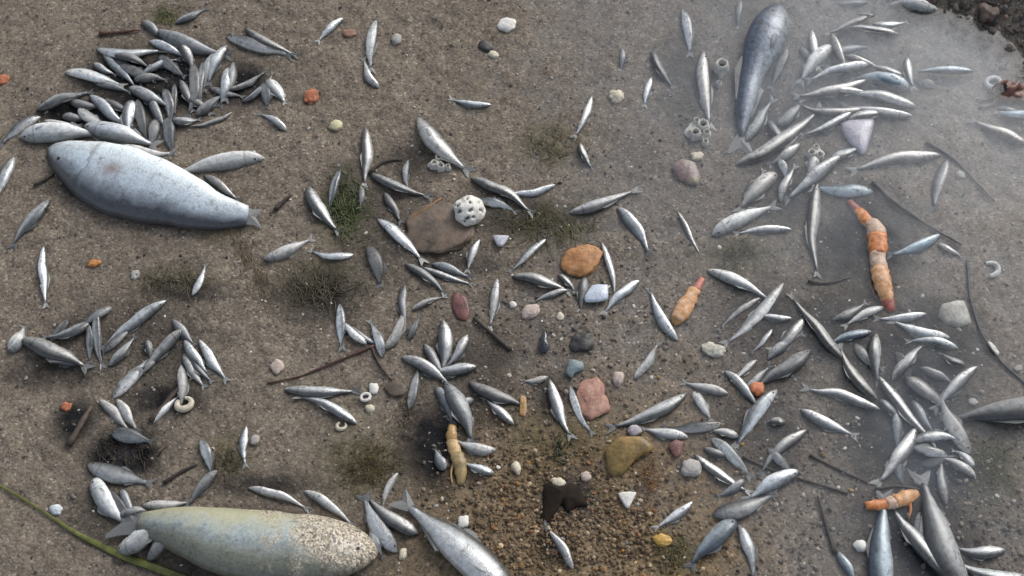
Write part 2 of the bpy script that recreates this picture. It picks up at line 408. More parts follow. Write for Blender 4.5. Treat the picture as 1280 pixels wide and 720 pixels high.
PAL = [(0.07, 0.06, 0.052), (0.13, 0.113, 0.095), (0.17, 0.147, 0.122), (0.24, 0.21, 0.18), (0.44, 0.42, 0.38), (0.22, 0.13, 0.085)]
n = 17000
xs, ys = RNG.uniform(-0.78, 0.78, n), RNG.uniform(-0.5, 0.62, n)
scatter('sand_grains', xs, ys, 0.0008 + 0.0011 * RNG.random(n) ** 2.5, PAL, [3, 6, 5, 2.5, 0.7, 0.6], (OCT_V, OCT_F), 0.35)
n = 4200
xs, ys = RNG.uniform(-0.76, 0.78, n), RNG.uniform(-0.5, 0.6, n)
kp = RNG.random(n) < .35 + .65 * sstep(-.2, .35, xs - .2 * ys)
xs, ys = xs[kp], ys[kp]
scatter('coarse_grains', xs, ys, 0.0014 + 0.0017 * RNG.random(len(xs)) ** 2, [(0.05, 0.045, 0.04), (0.10, 0.09, 0.078), (0.17, 0.15, 0.13), (0.26, 0.235, 0.205), (0.42, 0.40, 0.37)], [4, 3, 3, 2, .6], bury=.45)
n = 210
xs, ys = RNG.normal(0.12, 0.26, n), RNG.normal(-0.06, 0.16, n)
scatter('shell_grit', xs, ys, 0.0015 + 0.0014 * RNG.random(n) ** 2, [(0.5, 0.48, 0.43), (0.4, 0.36, 0.30), (0.36, 0.27, 0.22)], [3, 2, 1], bury=.35, flat=(.3, .6))
def blob(px, py, sx, sy, n):
    p = at(px, py)
    return RNG.normal(p[0], sx * .001, n), RNG.normal(p[1], sy * .0011, n)
bx = [blob(690, 665, 62, 38, 1900), blob(800, 655, 42, 42, 700), blob(650, 580, 40, 34, 350), blob(1230, 650, 50, 70, 400), blob(770, 450, 100, 60, 450), blob(990, 640, 60, 60, 350)]
xs, ys = np.concatenate([b[0] for b in bx]), np.concatenate([b[1] for b in bx])
n = len(xs)
och = np.clip(spots(xs, ys, OCHRE) * 1.2, 0, 1)[:, None]
tint = 1 - och + och * np.array([1.02, 0.83, 0.60])
scatter('gravel', xs, ys, 0.0012 + 0.0023 * RNG.random(n) ** 2.2, PAL + [(0.26, 0.17, 0.075)], [4, 5, 4.5, 2.2, 0.5, 0.4, 0.35], bury=0.3, tint=tint)
n = 5200
xs, ys = RNG.uniform(0.42, 0.95, n), RNG.uniform(0.12, 0.75, n)
k = pool(xs, ys) > RNG.uniform(-0.016, 0.012, n)
xs, ys = xs[k], ys[k]; n = len(xs)
scatter('shore_pebbles', xs, ys, 0.0025 + 0.005 * RNG.random(n) ** 2, [(0.05, 0.044, 0.04), (0.085, 0.074, 0.066), (0.12, 0.105, 0.09), (0.16, 0.10, 0.07), (0.24, 0.21, 0.19)], [4, 5, 3, 1.5, .7], bury=0.25)

# ------------------------------------------------------------------ heap heights, so that fish lie on one another
HX0, HY0, HS = -0.9, -0.65, 0.0025
hgx, hgy = np.arange(HX0, 0.95, HS), np.arange(HY0, 0.8, HS)
HH = ground(*np.meshgrid(hgx, hgy))
def hget(x, y):
    i, j = int(round((y - HY0) / HS)), int(round((x - HX0) / HS))
    return HH[min(max(i, 0), HH.shape[0] - 1), min(max(j, 0), HH.shape[1] - 1)]
def hput(x, y, r, top, rise):
    j0, j1 = int((x - r - HX0) / HS), int((x + r - HX0) / HS) + 2
    i0, i1 = int((y - r - HY0) / HS), int((y + r - HY0) / HS) + 2
    j0, i0 = max(j0, 0), max(i0, 0); j1, i1 = min(j1, HH.shape[1]), min(i1, HH.shape[0])
    if j1 <= j0 or i1 <= i0: return
    gx_, gy_ = np.meshgrid(hgx[j0:j1], hgy[i0:i1])
    q = 1 - ((gx_ - x) ** 2 + (gy_ - y) ** 2) / (r * r)
    HH[i0:i1, j0:j1] = np.where(q > 0, np.maximum(HH[i0:i1, j0:j1], top - rise * (1 - np.sqrt(np.maximum(q, 0)))), HH[i0:i1, j0:j1])

# ------------------------------------------------------------------ fish
PROF_SMALL = ([0, .02, .06, .12, .2, .3, .42, .55, .68, .8, .9, .96, 1.0], [.10, .26, .46, .66, .84, .96, 1.0, .93, .74, .50, .32, .24, .22])
PROF_STOUT = ([0, .015, .05, .11, .2, .32, .45, .58, .7, .82, .92, 1.0], [.14, .34, .56, .76, .93, 1.0, .98, .88, .70, .46, .28, .22])
PROF_LONG = ([0, .02, .06, .12, .2, .3, .42, .55, .7, .85, .95, 1.0], [.22, .42, .66, .86, 1.0, .97, .78, .62, .55, .40, .24, .16])
def eye_mesh():
    V, F, mi = [], [], []
    def ring(r, z, n=10):
        b = len(V)
        for k in range(n): V.append((r * math.cos(2 * PI * k / n), r * math.sin(2 * PI * k / n), z))
        return b
    prof = [(1.0, -0.15), (0.93, .12), (0.74, .30), (0.52, .38), (0.30, .44)]
    bs = [ring(*p) for p in prof]
    for q, (a, b) in enumerate(zip(bs, bs[1:])):
        for k in range(10): F.append((a + k, a + (k + 1) % 10, b + (k + 1) % 10, b + k)); mi.append(0 if q < 2 else 1)
    V.append((0, 0, .46)); F += [(bs[-1] + k, bs[-1] + (k + 1) % 10, len(V) - 1) for k in range(10)]; mi += [1] * 10
    me = bpy.data.meshes.new('eye')
    me.from_pydata(V, [], F); me.materials.append(M['eye_white']); me.materials.append(M['eye_dark'])
    me.polygons.foreach_set('material_index', mi); me.polygons.foreach_set('use_smooth', [True] * len(F)); me.update()
    return me
EYE = eye_mesh()
def slab(pts, nrm, th, center=None):
    """A thin closed fin from an outline of 3-D points."""
    n = len(pts); nrm = nrm / np.linalg.norm(nrm)
    c = np.mean(pts, 0) if center is None else center
    V = [p + nrm * th * 0.25 for p in pts] + [p - nrm * th * 0.25 for p in pts] + [c + nrm * th, c - nrm * th]
    F = []
    for k in range(n):
        q = (k + 1) % n
        F += [(k, q, 2 * n), (n + q, n + k, 2 * n + 1), (n + k, n + q, q, k)]
    return V, F

FISH = []          # (thing, px mid, adj, orientation)
def make_fish(hx, hy, tx, ty, wpx, tone='s', bend=None, side=None, roll=None, prof=None, name='fish', label=None, thick=0.62, sink=0.18, lift=0.62, rings=16, segs=12, dorsal=True, mat=None, tailfin=True):
    rnd = random.random
    if name == 'fish': tx, ty = tx + .11 * (tx - hx), ty + .11 * (ty - hy)          # the dark wrist of the tail beyond the bright flank
    L = math.hypot(tx - hx, ty - hy)
    bend = random.uniform(-0.085, 0.085) if bend is None else bend
    side = (random.choice((1, 1, 1, -1)) * (-1 if (tx - hx) - .35 * (ty - hy) > 0 else 1)) if side is None else side
    roll = R(random.uniform(-32, 32)) if roll is None else R(roll)
    prof = prof or (PROF_STOUT if wpx / L > 0.30 else PROF_SMALL)
    wv = wpx * (1.1 if wpx > 30 else 1.06 if wpx < 10.5 else 1.1) * mpp((hx + tx) / 2, (hy + ty) / 2)
    ts = np.linspace(0, 1, rings) ** 1.0
    ts = np.where(ts < 0.3, ts * (0.5 + ts / 0.6), ts)
    nxp, nyp = -(ty - hy), (tx - hx)
    ph = random.uniform(0, 90)
    dep = np.interp(ts, *prof) * wv * (1 + .16 * vnoise(ts * 5 + ph, ts * 0 + ph, 3) + .08 * vnoise(ts * 13 + ph, ts * 0 + ph, 8))
    wob_ = .05 * vnoise(ts * 3.2 + ph, ts * 0 + 2 * ph, 21) * np.minimum(1, ts * 3)
    bx = [hx + (tx - hx) * t + nxp * (bend * 4 * t * (1 - t) + q) for t, q in zip(ts, wob_)]
    by = [hy + (ty - hy) * t + nyp * (bend * 4 * t * (1 - t) + q) for t, q in zip(ts, wob_)]
    wid = np.interp(ts, prof[0], np.array(prof[1]) ** 0.85) * wv * thick
    wid = np.minimum(wid, dep * 0.95)
    hh = np.sqrt((dep / 2 * math.sin(roll)) ** 2 + (wid / 2 * math.cos(roll)) ** 2)
    # where it lies
    g = []
    h = []
    for a, b, d in zip(bx, by, dep):
        p = on(a, b)
        g.append(g1(p[0], p[1]))
        h.append(max(hget(p[0], p[1]), 0.75 * hget(p[0], p[1] + d * .3) + 0.25 * g[-1], 0.75 * hget(p[0], p[1] - d * .3) + 0.25 * g[-1]))
    g, h = np.array(g), np.array(h)
    zb = g + lift * (h - g)
    if tone != 'g' and name == 'fish': zb = np.where(g < -0.004, np.maximum(zb, -2 * hh.max() * .8), zb)      # dead fish float: their flanks just break the surface
    zf = np.polyval(np.polyfit(ts, zb, 2), ts)
    zf = np.maximum(zf, g - 0.001)
    cz = zf + hh * (1 - 2 * sink * 0.5) - sink * hh
    C = np.array([at(a, b, z) for a, b, z in zip(bx, by, cz)])
    T = np.gradient(C, axis=0); T /= np.linalg.norm(T, axis=1)[:, None]
    Z = np.array([0, 0, 1.0])
    N = np.cross(Z, T) * side; N /= np.linalg.norm(N, axis=1)[:, None]
    U = np.cross(T, N); U *= np.sign(U[:, 2])[:, None]
    D = N * math.cos(roll) + U * math.sin(roll)
    W = U * math.cos(roll) - N * math.sin(roll)
    base = np.array([C[rings // 2][0], C[rings // 2][1], g[rings // 2]])
    mid = ((hx + tx) / 2, (hy + ty) / 2)
    o = thing(name, base, label or '', 'fish', 'dead fish strewn over the wet sand')
    ln = np.concatenate([[0], np.cumsum(np.linalg.norm(np.diff(C, axis=0), axis=1))])
    V, dv, tt, sc = [], [], [], []
    off = random.uniform(0, 50)
    for k in range(rings):
        for s in range(segs):
            a = 2 * PI * s / segs
            ca, sa = math.cos(a), math.sin(a)
            pw = 0.88
            x = math.copysign(abs(ca) ** pw, ca); y = math.copysign(abs(sa) ** pw, sa)
            V.append(C[k] + D[k] * (dep[k] / 2 * x) + W[k] * (wid[k] / 2 * y) - base)
            dv.append(ca); tt.append(ts[k]); sc.append((ln[k] + off, ca * dep[k] / 2, math.copysign(0.02, sa)))
    F = []
    for k in range(rings - 1):
        for s in range(segs):
            q = (s + 1) % segs
            F.append((k * segs + s, k * segs + q, (k + 1) * segs + q, (k + 1) * segs + s))
    V.append(C[0] - T[0] * dep[0] * 0.35 - base); dv.append(0.1); tt.append(0); sc.append((off - .001, 0, .02))
    V.append(C[-1] + T[-1] * dep[-1] * 0.1 - base); dv.append(0.1); tt.append(1); sc.append((ln[-1] + off, 0, .02))
    n0 = rings * segs
    F += [(n0, (s + 1) % segs, s) for s in range(segs)]
    F += [(n0 + 1, (rings - 1) * segs + s, (rings - 1) * segs + (s + 1) % segs) for s in range(segs)]
    mesh_obj('body', V, F, mat or M[tone], o, attrs={'dv': ('FLOAT', dv), 'tt': ('FLOAT', tt), 'sc': ('FLOAT_VECTOR', sc)})
    Lw = ln[-1]
    fm = M['fin_pale'] if tone in 'bp' else M['fin']
    e, d0, t0, w0 = C[-1] - base, D[-1], T[-1], W[-1]
    if tailfin:
        s1, s2 = random.uniform(.8, 1.1), random.uniform(.8, 1.1)
        fl = min(0.15 * Lw, wv * 0.75); hd = min(wv * 0.42, fl * 0.75); pd = dep[-1] * 0.42
        if tailfin == 'narrow': fl, hd = .07 * Lw, .16 * wv
        pts = [e - t0 * fl * .2 + d0 * pd, e + t0 * fl * .45 + d0 * hd * .75 * s1, e + t0 * fl * s1 + d0 * hd * s1, e + t0 * fl * .85 + d0 * hd * .62, e + t0 * fl * .55 + d0 * hd * .05,
               e + t0 * fl * .85 - d0 * hd * .62, e + t0 * fl * s2 - d0 * hd * s2, e + t0 * fl * .45 - d0 * hd * .75 * s2, e - t0 * fl * .2 - d0 * pd]
        gz_ = np.array([max(g1(p[0] + base[0], p[1] + base[1]) - base[2] + .0008 - p[2], 0) for p in pts])
        pts = [p + np.array([0, 0, q]) for p, q in zip(pts, gz_)]
        mesh_obj('tail_fin', *slab(pts, w0, max(.0003, .03 * wv), e + t0 * fl * .2 + np.array([0, 0, gz_[0]])), fm, o, False)
    if dorsal:
        ks = [k for k in range(rings) if .42 < ts[k] < .74]
        if len(ks) > 2:
            top = [C[k] + D[k] * dep[k] * .46 - base for k in ks]
            hgt = [wv * q for q in np.interp(np.linspace(0, 1, len(ks)), [0, .25, 1], [.06, .20, .05])]
            out = [p + D[k] * q + T[k] * q * .5 for p, k, q in zip(top, ks, hgt)]
            mesh_obj('dorsal_fin', *slab(top + out[::-1], np.mean(W[ks], 0), max(.0003, .02 * wv)), fm, o, False)
        kv = [k for k in range(rings) if .60 < ts[k] < .84]
        if len(kv) > 1:
            top = [C[k] - D[k] * dep[k] * .46 - base for k in kv]
            out = [p - D[k] * wv * .13 * (1 - i / len(kv)) + T[k] * wv * .1 for i, (p, k) in enumerate(zip(top, kv))]
            mesh_obj('anal_fin', *slab(top + out[::-1], np.mean(W[kv], 0), max(.0003, .02 * wv)), fm, o, False)
    if wpx > 30:          # gill cover: a raised plate behind the eye with a free rear edge, and a mouth slit
        gv, gd, gt, gs, gf = [], [], [], [], []
        nu, ns_ = 7, 11
        def skin(t, an, out):
            c_ = np.array([np.interp(t, ts, C[:, q_]) for q_ in range(3)]); k_ = int(np.argmin(abs(ts - t)))
            return c_ + D[k_] * (np.interp(t, ts, dep) / 2 * math.sin(an) * out) + W[k_] * (np.interp(t, ts, wid) / 2 * math.cos(an) * out) - base
        for a_ in range(nu):
            for b_ in range(ns_):
                q_ = -1 + 2 * b_ / (ns_ - 1); an = R(68) * q_ - R(6)
                t_ = .115 + (.108 - .055 * q_ * q_) * a_ / (nu - 1)
                rim = a_ in (0, nu - 1) or b_ in (0, ns_ - 1)
                gv.append(skin(t_, an, .985 if rim and a_ != nu - 1 else 1.0 if rim else 1.022 + .012 * a_ / nu)); gd.append(math.sin(an)); gt.append(.15); gs.append((off + t_ * ln[-1], math.sin(an) * .02, .02))
        for a_ in range(nu - 1):
            for b_ in range(ns_ - 1): gf.append((a_ * ns_ + b_, (a_ + 1) * ns_ + b_, (a_ + 1) * ns_ + b_ + 1, a_ * ns_ + b_ + 1))
        mesh_obj('gill_cover', gv, gf, mat or M[tone], o, attrs={'dv': ('FLOAT', gd), 'tt': ('FLOAT', gt), 'sc': ('FLOAT_VECTOR', gs)})
        mp = [skin(.004 + .045 * i_ / 4, R(-16 - 5 * i_), 1.01) for i_ in range(5)]
        mv, mf_ = slab(mp + [p_ - D[0] * wv * .012 for p_ in mp[::-1]], W[0], .0004)
        mesh_obj('mouth', mv, mf_, M['eye_dark'], o, False)
    # pectoral fin laid back along the flank
    kp = int(np.argmin(abs(ts - .27)))
    q = C[kp] - D[kp] * dep[kp] * .16 + W[kp] * wid[kp] * .475 - base
    t1, d1, w1 = T[kp], D[kp], W[kp]
    fl = min(wv * .5, .16 * Lw)
    pts = [q + (t1 * x + d1 * y) * fl - w1 * (x * x * .06 * fl) for x, y in ((0, .10), (.25, .17), (.55, .14), (.85, .02), (1.0, -.12), (.8, -.22), (.5, -.22), (.2, -.14), (0, -.06))]
    mesh_obj('pectoral_fin', *slab(pts, w1, max(.00025, .010 * wv)), M['fin_soft'], o, True)
    ke = int(np.argmin(abs(ts - (.095 if wpx < 40 else .085))))
    q = C[ke] + D[ke] * dep[ke] * .14 + W[ke] * wid[ke] * .455 - base
    eo = bpy.data.objects.new('eye', EYE); COL.objects.link(eo); eo.parent = o
    r_ = wv * (.08 if wpx < 30 else .04)
    eo.location = tuple(q); eo.scale = (r_, r_, r_)
    eo.rotation_euler = Vector(W[ke]).to_track_quat('Z', 'Y').to_euler()
    # raise the heap
    for k in range(0, rings):
        hput(C[k][0], C[k][1], max(dep[k] * .46, .002), C[k][2] + hh[k], 2 * hh[k])
    ang = math.degrees(math.atan2(-(ty - hy), tx - hx)) % 180
    ori = 'crosswise' if ang < 20 or ang > 160 else 'upright' if 70 < ang < 110 else 'slash-slanted' if ang <= 70 else 'backslash-slanted'
    slim = wpx / L
    adj = ('slim' if slim < .19 else 'plump' if slim > .29 else 'small' if L < 42 else 'long' if L > 72 else 'slender')
    tn = {'s': 'silver', 'b': 'bright', 'g': 'dull-grey', 'u': 'bluish', 'p': 'pale'}.get(tone, 'silver')
    FISH.append((o, mid, f'{adj} {tn} fish {ori}', label))
    return o

# the large fish first: smaller ones lie on and against them
make_fish(62, 186, 310, 266, 80, 'b', 0.055, -1, -16, ([0, .02, .06, .13, .22, .32, .45, .58, .7, .82, .92, 1.0], [.10, .26, .44, .64, .84, .97, 1.0, .95, .82, .62, .44, .30]), 'large_fish',
          'large plump silver fish with rusty spot behind its gill, tail among brown algae', .38, rings=34, segs=22, mat=M['large'], sink=.1, dorsal=False, tailfin='narrow')
LARGE = FISH[-1][0]
make_fish(470, 688, 176, 656, 84, 'g', -0.02, 1, 14, ([0, .015, .05, .11, .2, .32, .45, .58, .7, .82, .92, 1.0], [.14, .30, .50, .72, .90, 1.0, 1.0, .96, .88, .72, .50, .34]), 'large_fish',
          'large fish with head coated in pale sand, lying behind the green seagrass blade', .5, rings=34, segs=22, mat=M['sandy'], sink=.14, dorsal=False)
make_fish(974, 8, 925, 170, 44, 'u', .03, -1, 8, PROF_LONG, 'large_fish', 'long mottled blue fish tapering to a thin tail, head at the upper picture edge', .6, rings=24, segs=16, mat=M['garfish'])
make_fish(640, 748, 512, 636, 44, 's', .02, -1, -14, PROF_STOUT, 'large_fish', 'stout fish with dark green back and shining belly, cut off by the lower edge', .62, rings=24, segs=16)
make_fish(1345, 507, 1196, 522, 36, 'g', .02, 1, 25, PROF_STOUT, 'large_fish', 'thick dull grey fish in clear water, its head cut off by the side edge', .7, rings=22, segs=16)
make_fish(1204, 742, 1152, 606, 36, 'g', -.02, 1, 5, PROF_STOUT, 'large_fish', 'broad dark grey fish slanting down from the short orange claw to the lower edge', .7, rings=22, segs=16)
make_fish(1102, 752, 1104, 628, 27, 'u', 0, 1, 5, PROF_STOUT, 'large_fish', 'thick blue-grey upright fish passing under the short orange claw', .7, rings=20, segs=14)

def rust_spot(o, px, py, r):
    body = [c for c in o.children if c.name.startswith('body')][0]
    a = body.data.attributes.new('rust', 'FLOAT', 'POINT')
    b = np.array(o.location); val = []
    for v in body.data.vertices:
        p = np.array(v.co) + b
        q = at(px, py, p[2]); val.append(math.exp(-((p[0] - q[0]) ** 2 + 2.2 * (p[1] - q[1]) ** 2) / (r * r)))
    a.data.foreach_set('value', val)
rust_spot(LARGE, 136, 213, .011)
# every small fish: head x y, tail x y, visible depth (pixels of the photograph), skin, bend; listed from the lowest in a heap to the topmost
DATA = '''
140 75 172 98 13 g|200 70 226 92 12 g|168 100 202 100 12 g|186 120 204 156 12 g|225 120 258 138 12 g|262 110 297 119 11 g|85 125 122 134 12 g|130 125 162 139 12 g|62 165 95 158 12 g|225 100 239 132 11 g|270 65 256 106 12 g|195 150 190 182 13 g
1040 70 1080 61 12 g|1030 110 1080 115 13 s|1060 150 1105 141 12 s|960 150 983 182 13 g|1000 180 968 203 13 s|1036 205 1072 188 13 s|1000 60 1028 82 12 g|1090 30 1127 28 11 s|480 240 498 272 11 g|540 330 580 344 11 g|530 430 552 466 12 g|592 500 563 518 12 g|440 410 467 428 10 g
1040 400 1076 383 12 g|1070 430 1098 457 13 g|1120 440 1134 476 12 g|1150 460 1186 478 12 g|1100 500 1122 527 12 g|1140 500 1162 536 13 g|1150 580 1190 571 12 g|1120 560 1129 601 13 g|960 450 996 423 12 g|930 490 957 463 11 g|880 560 912 569 11 g|960 560 987 587 12 g|1150 640 1159 685 14 g|930 600 903 618 12 g
60 445 96 454 13 g|130 440 162 413 12 g|170 470 202 443 11 g|215 400 238 427 11 g|240 440 260 472 11 g|85 400 62 427 12 g|130 610 162 646 13 g|150 645 182 640 13 g
121 61 190 63 17 s|144 69 180 82 13 g|117 79 140 92 9 s|120 106 156 113 9 g|150 81 186 96 12 g|178 27 200 46 11 g|219 30 252 14 11 s|196 38 270 65 20 g .05|186 52 225 69 12 b
129 69 163 103 10 s|82 90 142 104 17 p -.05|178 93 217 77 9 s|227 57 238 82 13 s|285 57 264 98 13 s|283 46 350 67 14 s|307 35 360 64 13 s .06|292 78 284 118 12 g|241 78 237 136 15 s|254 77 252 125 10 s
286 85 277 125 14 s|286 112 325 93 10 s|246 145 275 122 13 g|329 105 333 130 13 g|302 127 336 97 10 b .1|335 100 353 125 15 p|358 164 330 145 10 b|218 105 219 140 9 s|205 112 212 150 13 b|208 148 214 186 15 g|216 150 244 150 14 b|290 140 241 155 7 s -.1
172 124 184 168 13 g|165 126 160 164 15 b|112 119 152 154 14 s|46 138 103 118 18 s|78 146 102 150 11 g|55 151 102 162 13 p|99 136 128 153 13 p|161 110 203 130 15 s|51 146 7 174 13 s .06|25 172 108 168 25 p -.06|105 158 180 178 25 b|150 182 206 190 14 p
330 198 233 216 22 p .05|255 219 292 245 12 s|18 197 -4 247 17 s|63 250 23 298 16 s .04|55 308 57 372 11 b|429 23 402 48 10 b|471 25 464 79 12 b .07|474 110 457 80 11 b -.12|457 160 456 222 14 b|523 147 574 205 25 s .04
614 131 571 125 9 b -.05|740 120 721 164 10 b -.06|725 178 738 206 9 s .08|853 12 861 60 12 b|816 64 836 103 12 g .06|815 97 807 127 9 b|778 60 776 84 8 g|880 64 886 145 17 b .02|927 0 924 30 9 g|984 57 967 102 12 g -.05
1015 37 1022 78 11 s|1040 58 1007 96 17 p .08|1040 42 1056 82 11 s|1090 16 1042 38 10 b|1124 44 1058 39 12 b|1085 3 1050 4 9 g|1056 70 1092 82 11 s|1092 80 1022 96 12 b .03|1130 95 1092 82 12 s|1083 100 1008 117 13 b -.04|1136 112 1076 101 21 u .08|1145 133 1072 119 17 s .05
1141 145 1068 134 12 b|1078 136 1010 133 12 s|1068 138 1012 166 10 s -.04|1172 13 1118 7 15 p .08|1092 19 1076 18 9 s|1134 72 1140 104 11 s|1217 89 1155 89 11 u|1169 107 1146 102 12 g|1285 180 1226 154 16 s|1290 143 1252 141 13 u
933 178 961 133 14 g|972 158 998 130 14 g|920 206 1012 145 18 s .05|1176 194 1082 211 17 b .05|1184 200 1170 252 15 g .05|928 247 951 219 11 s|970 217 932 256 19 p .05|974 199 982 222 10 s|977 252 992 215 11 b -.1|1051 195 993 242 17 s|1022 228 1019 328 15 s
1091 239 1028 235 18 u|890 294 955 262 19 p|990 287 930 292 10 b|1176 293 1121 315 14 u|1172 304 1198 319 9 s|846 263 872 312 7 s|385 233 416 282 18 s .06|425 211 413 256 11 s|463 217 523 242 15 s .04|511 200 510 232 8 g|452 232 450 256 8 g
330 324 380 303 15 p|442 318 397 315 11 b|461 308 473 350 16 g|472 274 520 318 15 b -.06|506 330 548 362 12 g|528 334 580 353 9 s|588 223 654 258 16 s -.06|694 231 640 241 10 b|595 251 637 263 11 s -.08|600 299 587 333 10 b|684 298 645 334 10 s
640 346 700 362 15 s -.06|710 363 673 376 9 s .05|698 343 716 362 9 s|622 348 614 402 11 b|731 346 726 382 12 g|711 267 782 243 16 b|752 303 766 362 10 s -.08|771 260 806 308 16 s|800 351 762 386 12 b|240 369 255 338 10 p
884 338 950 369 17 p -.05|12 438 28 414 17 p|114 402 64 420 16 s|139 384 108 404 14 g|26 424 96 454 22 s -.03|111 405 113 446 10 s|121 386 127 448 12 b|208 376 140 427 14 s .04|136 458 164 427 12 s|183 425 187 446 9 g|141 498 186 453 14 p|229 411 184 456 14 s
230 425 256 461 13 s|249 425 277 468 11 p|230 442 251 478 12 p|227 456 226 502 12 p|124 500 156 533 12 p|146 500 167 533 13 p|192 529 219 500 9 p|140 541 182 551 17 g|355 487 432 489 15 s|446 530 384 500 14 b .06|308 533 306 575 10 b|251 548 262 586 13 b
512 512 521 466 12 s|425 380 427 427 12 b|458 430 430 404 12 b|478 447 465 408 12 b .06|481 437 503 392 13 p|506 357 507 402 10 g|514 389 550 373 9 b|511 425 523 400 9 g|553 400 553 454 17 s|585 418 562 453 12 s -.06|545 485 563 522 15 g|596 458 544 463 15 s|502 447 554 475 15 s|556 478 584 541 22 g -.05
586 478 646 504 16 g|642 531 611 503 12 b|685 471 658 477 9 p|687 475 709 535 14 b .04|713 482 735 534 10 b .05|847 426 817 373 14 b -.06|793 474 818 436 11 p|858 492 778 528 17 s -.05|910 492 863 480 12 p|867 490 886 520 12 p|903 529 842 535 13 s -.04|860 547 811 539 13 p|905 464 942 504 12 s
951 372 905 406 9 s|979 354 916 419 13 p|990 398 954 393 10 s|965 411 944 436 8 s|1014 438 956 478 19 g|1005 396 970 432 13 b|946 450 921 472 9 b|1055 450 998 382 16 s -.02|1090 415 1044 428 12 u .05|1105 384 1063 403 11 p|1097 500 1055 443 17 s -.06|1100 512 1020 488 13 b .03|1001 512 1058 540 15 b|980 528 960 528 13 s
971 487 926 547 18 b .04|922 546 894 540 12 p|889 548 931 588 14 p -.05|868 568 926 608 13 b .05|1009 537 958 583 13 s .05|890 643 956 623 22 g .06|998 589 944 619 19 b .05|919 650 872 698 23 u|922 655 941 713 15 s -.08|1046 690 1068 724 13 u|866 627 826 655 11 b -.04
1120 513 1122 556 12 g|1158 392 1105 397 11 b|1187 422 1126 405 14 p -.05|1198 436 1144 427 12 s|1206 456 1180 444 12 g|1095 417 1097 470 17 s .05|1132 472 1176 508 20 g|1116 475 1150 437 14 b|1098 470 1158 539 15 b .04|1222 458 1177 504 14 s .03|1213 567 1181 506 19 p -.06
1140 552 1192 550 14 s -.1|1185 571 1140 561 13 b .05|1217 585 1196 566 12 p|1219 597 1184 575 12 p|1145 535 1104 594 18 b -.04|1183 632 1177 582 13 g|1178 716 1124 644 22 s -.02|1257 688 1204 687 17 s|1285 722 1204 705 20 s
110 580 176 600 22 g .05|118 598 152 646 21 p|152 612 166 640 12 g|148 690 197 650 25 p .04|184 701 216 652 18 p .05|178 632 228 629 13 p|272 588 240 626 14 g|310 610 374 632 12 b -.05|380 614 432 650 12 p|498 591 481 629 9 p|463 660 477 690 10 s|497 690 460 633 21 s -.05|523 668 469 629 19 s -.05
620 562 576 553 14 p|617 592 584 581 13 b|555 588 545 566 14 g|716 712 686 666 12 b .05|1022 196 1012 214 12 p|1245 136 1282 148 9 g
'''
for row in DATA.strip().replace('\n', '|').split('|'):
    q = row.split()
    make_fish(*[float(v) for v in q[:5]], q[5], float(q[6]) if len(q) > 6 else None)

# ------------------------------------------------------------------ stones, pebbles and shells
LM = []        # landmarks for the fish labels: (short name, x, y)
MC = {}
def pm(color, rough=.5, **k):
    key = (color, rough, tuple(sorted(k.items())))
    if key not in MC: MC[key] = plain_material('stone_surface', color, rough, **k)
    return MC[key]
def icosphere(n):
    V = [tuple(v / np.linalg.norm(v)) for v in ICO_V]; F = [tuple(f) for f in ICO_F]
    for _ in range(n):
        mid = {}; G = []
        def m(a, b):
            k = (min(a, b), max(a, b))
            if k not in mid:
                p = np.array(V[a]) + np.array(V[b]); V.append(tuple(p / np.linalg.norm(p))); mid[k] = len(V) - 1
            return mid[k]
        for a, b, c in F:
            x, y, z = m(a, b), m(b, c), m(c, a); G += [(a, x, z), (b, y, x), (c, z, y), (x, y, z)]
        F = G
    return np.array(V), F
ICO2, ICO3, ICO4 = icosphere(2), icosphere(3), icosphere(4)
def lumps(V, f, amp, seed):
    a = vnoise(V[:, 0] * f + seed, V[:, 1] * f + V[:, 2] * f * .7, seed) + vnoise(V[:, 2] * f + 3.1 * seed, V[:, 0] * f - V[:, 1] * f * .6, seed + 5)
    return 1 + amp * a
def settle(o, px, py, r, top):
    p = on(px, py)
    hput(p[0], p[1], r, p[2] + top, top)
def stone(name, label, cat, px, py, rx, ry, ht, mat, rot=0, square=0.0, lump=.35, bury=.35, group=None, lm=None, level=None):
    V, F = level or (ICO3 if max(rx, ry) > 9 else ICO2)
    ht *= .78; bury += .06
    seed = int(px * 7 + py * 3)
    m = mpp(px, py)
    P = V * lumps(V, 1.6, lump, seed)[:, None] * lumps(V, 4.5, lump * .35, seed + 9)[:, None]
    if square:
        nrm = np.maximum(np.abs(P[:, 0]), np.abs(P[:, 1])); l2 = np.hypot(P[:, 0], P[:, 1]) + 1e-9
        k = (1 - square) + square * l2 / np.maximum(nrm, 1e-6) * .86
        P[:, :2] *= k[:, None]
    P[:, 2] = np.sign(P[:, 2]) * np.abs(P[:, 2]) ** .7
    P = P * np.array([rx * m, ry * m * 1.08, ht * m])
    c, s = math.cos(R(rot)), math.sin(R(rot))
    P = np.stack([P[:, 0] * c - P[:, 1] * s, P[:, 0] * s + P[:, 1] * c, P[:, 2]], 1)
    b = on(px, py)
    P[:, 2] += ht * m * (1 - 2 * bury)
    P += (V * (.9 * m * vnoise(V[:, 0] * 9 + seed, V[:, 1] * 9 + V[:, 2] * 7, 77))[:, None])
    o = mesh_obj(name, P, F, mat)
    o.location = tuple(b)
    tag(o, label, cat, group)
    settle(o, px, py, max(rx, ry) * m * .9, ht * m * (2 - 2 * bury))
    if lm: LM.append((lm, px, py))
    return o
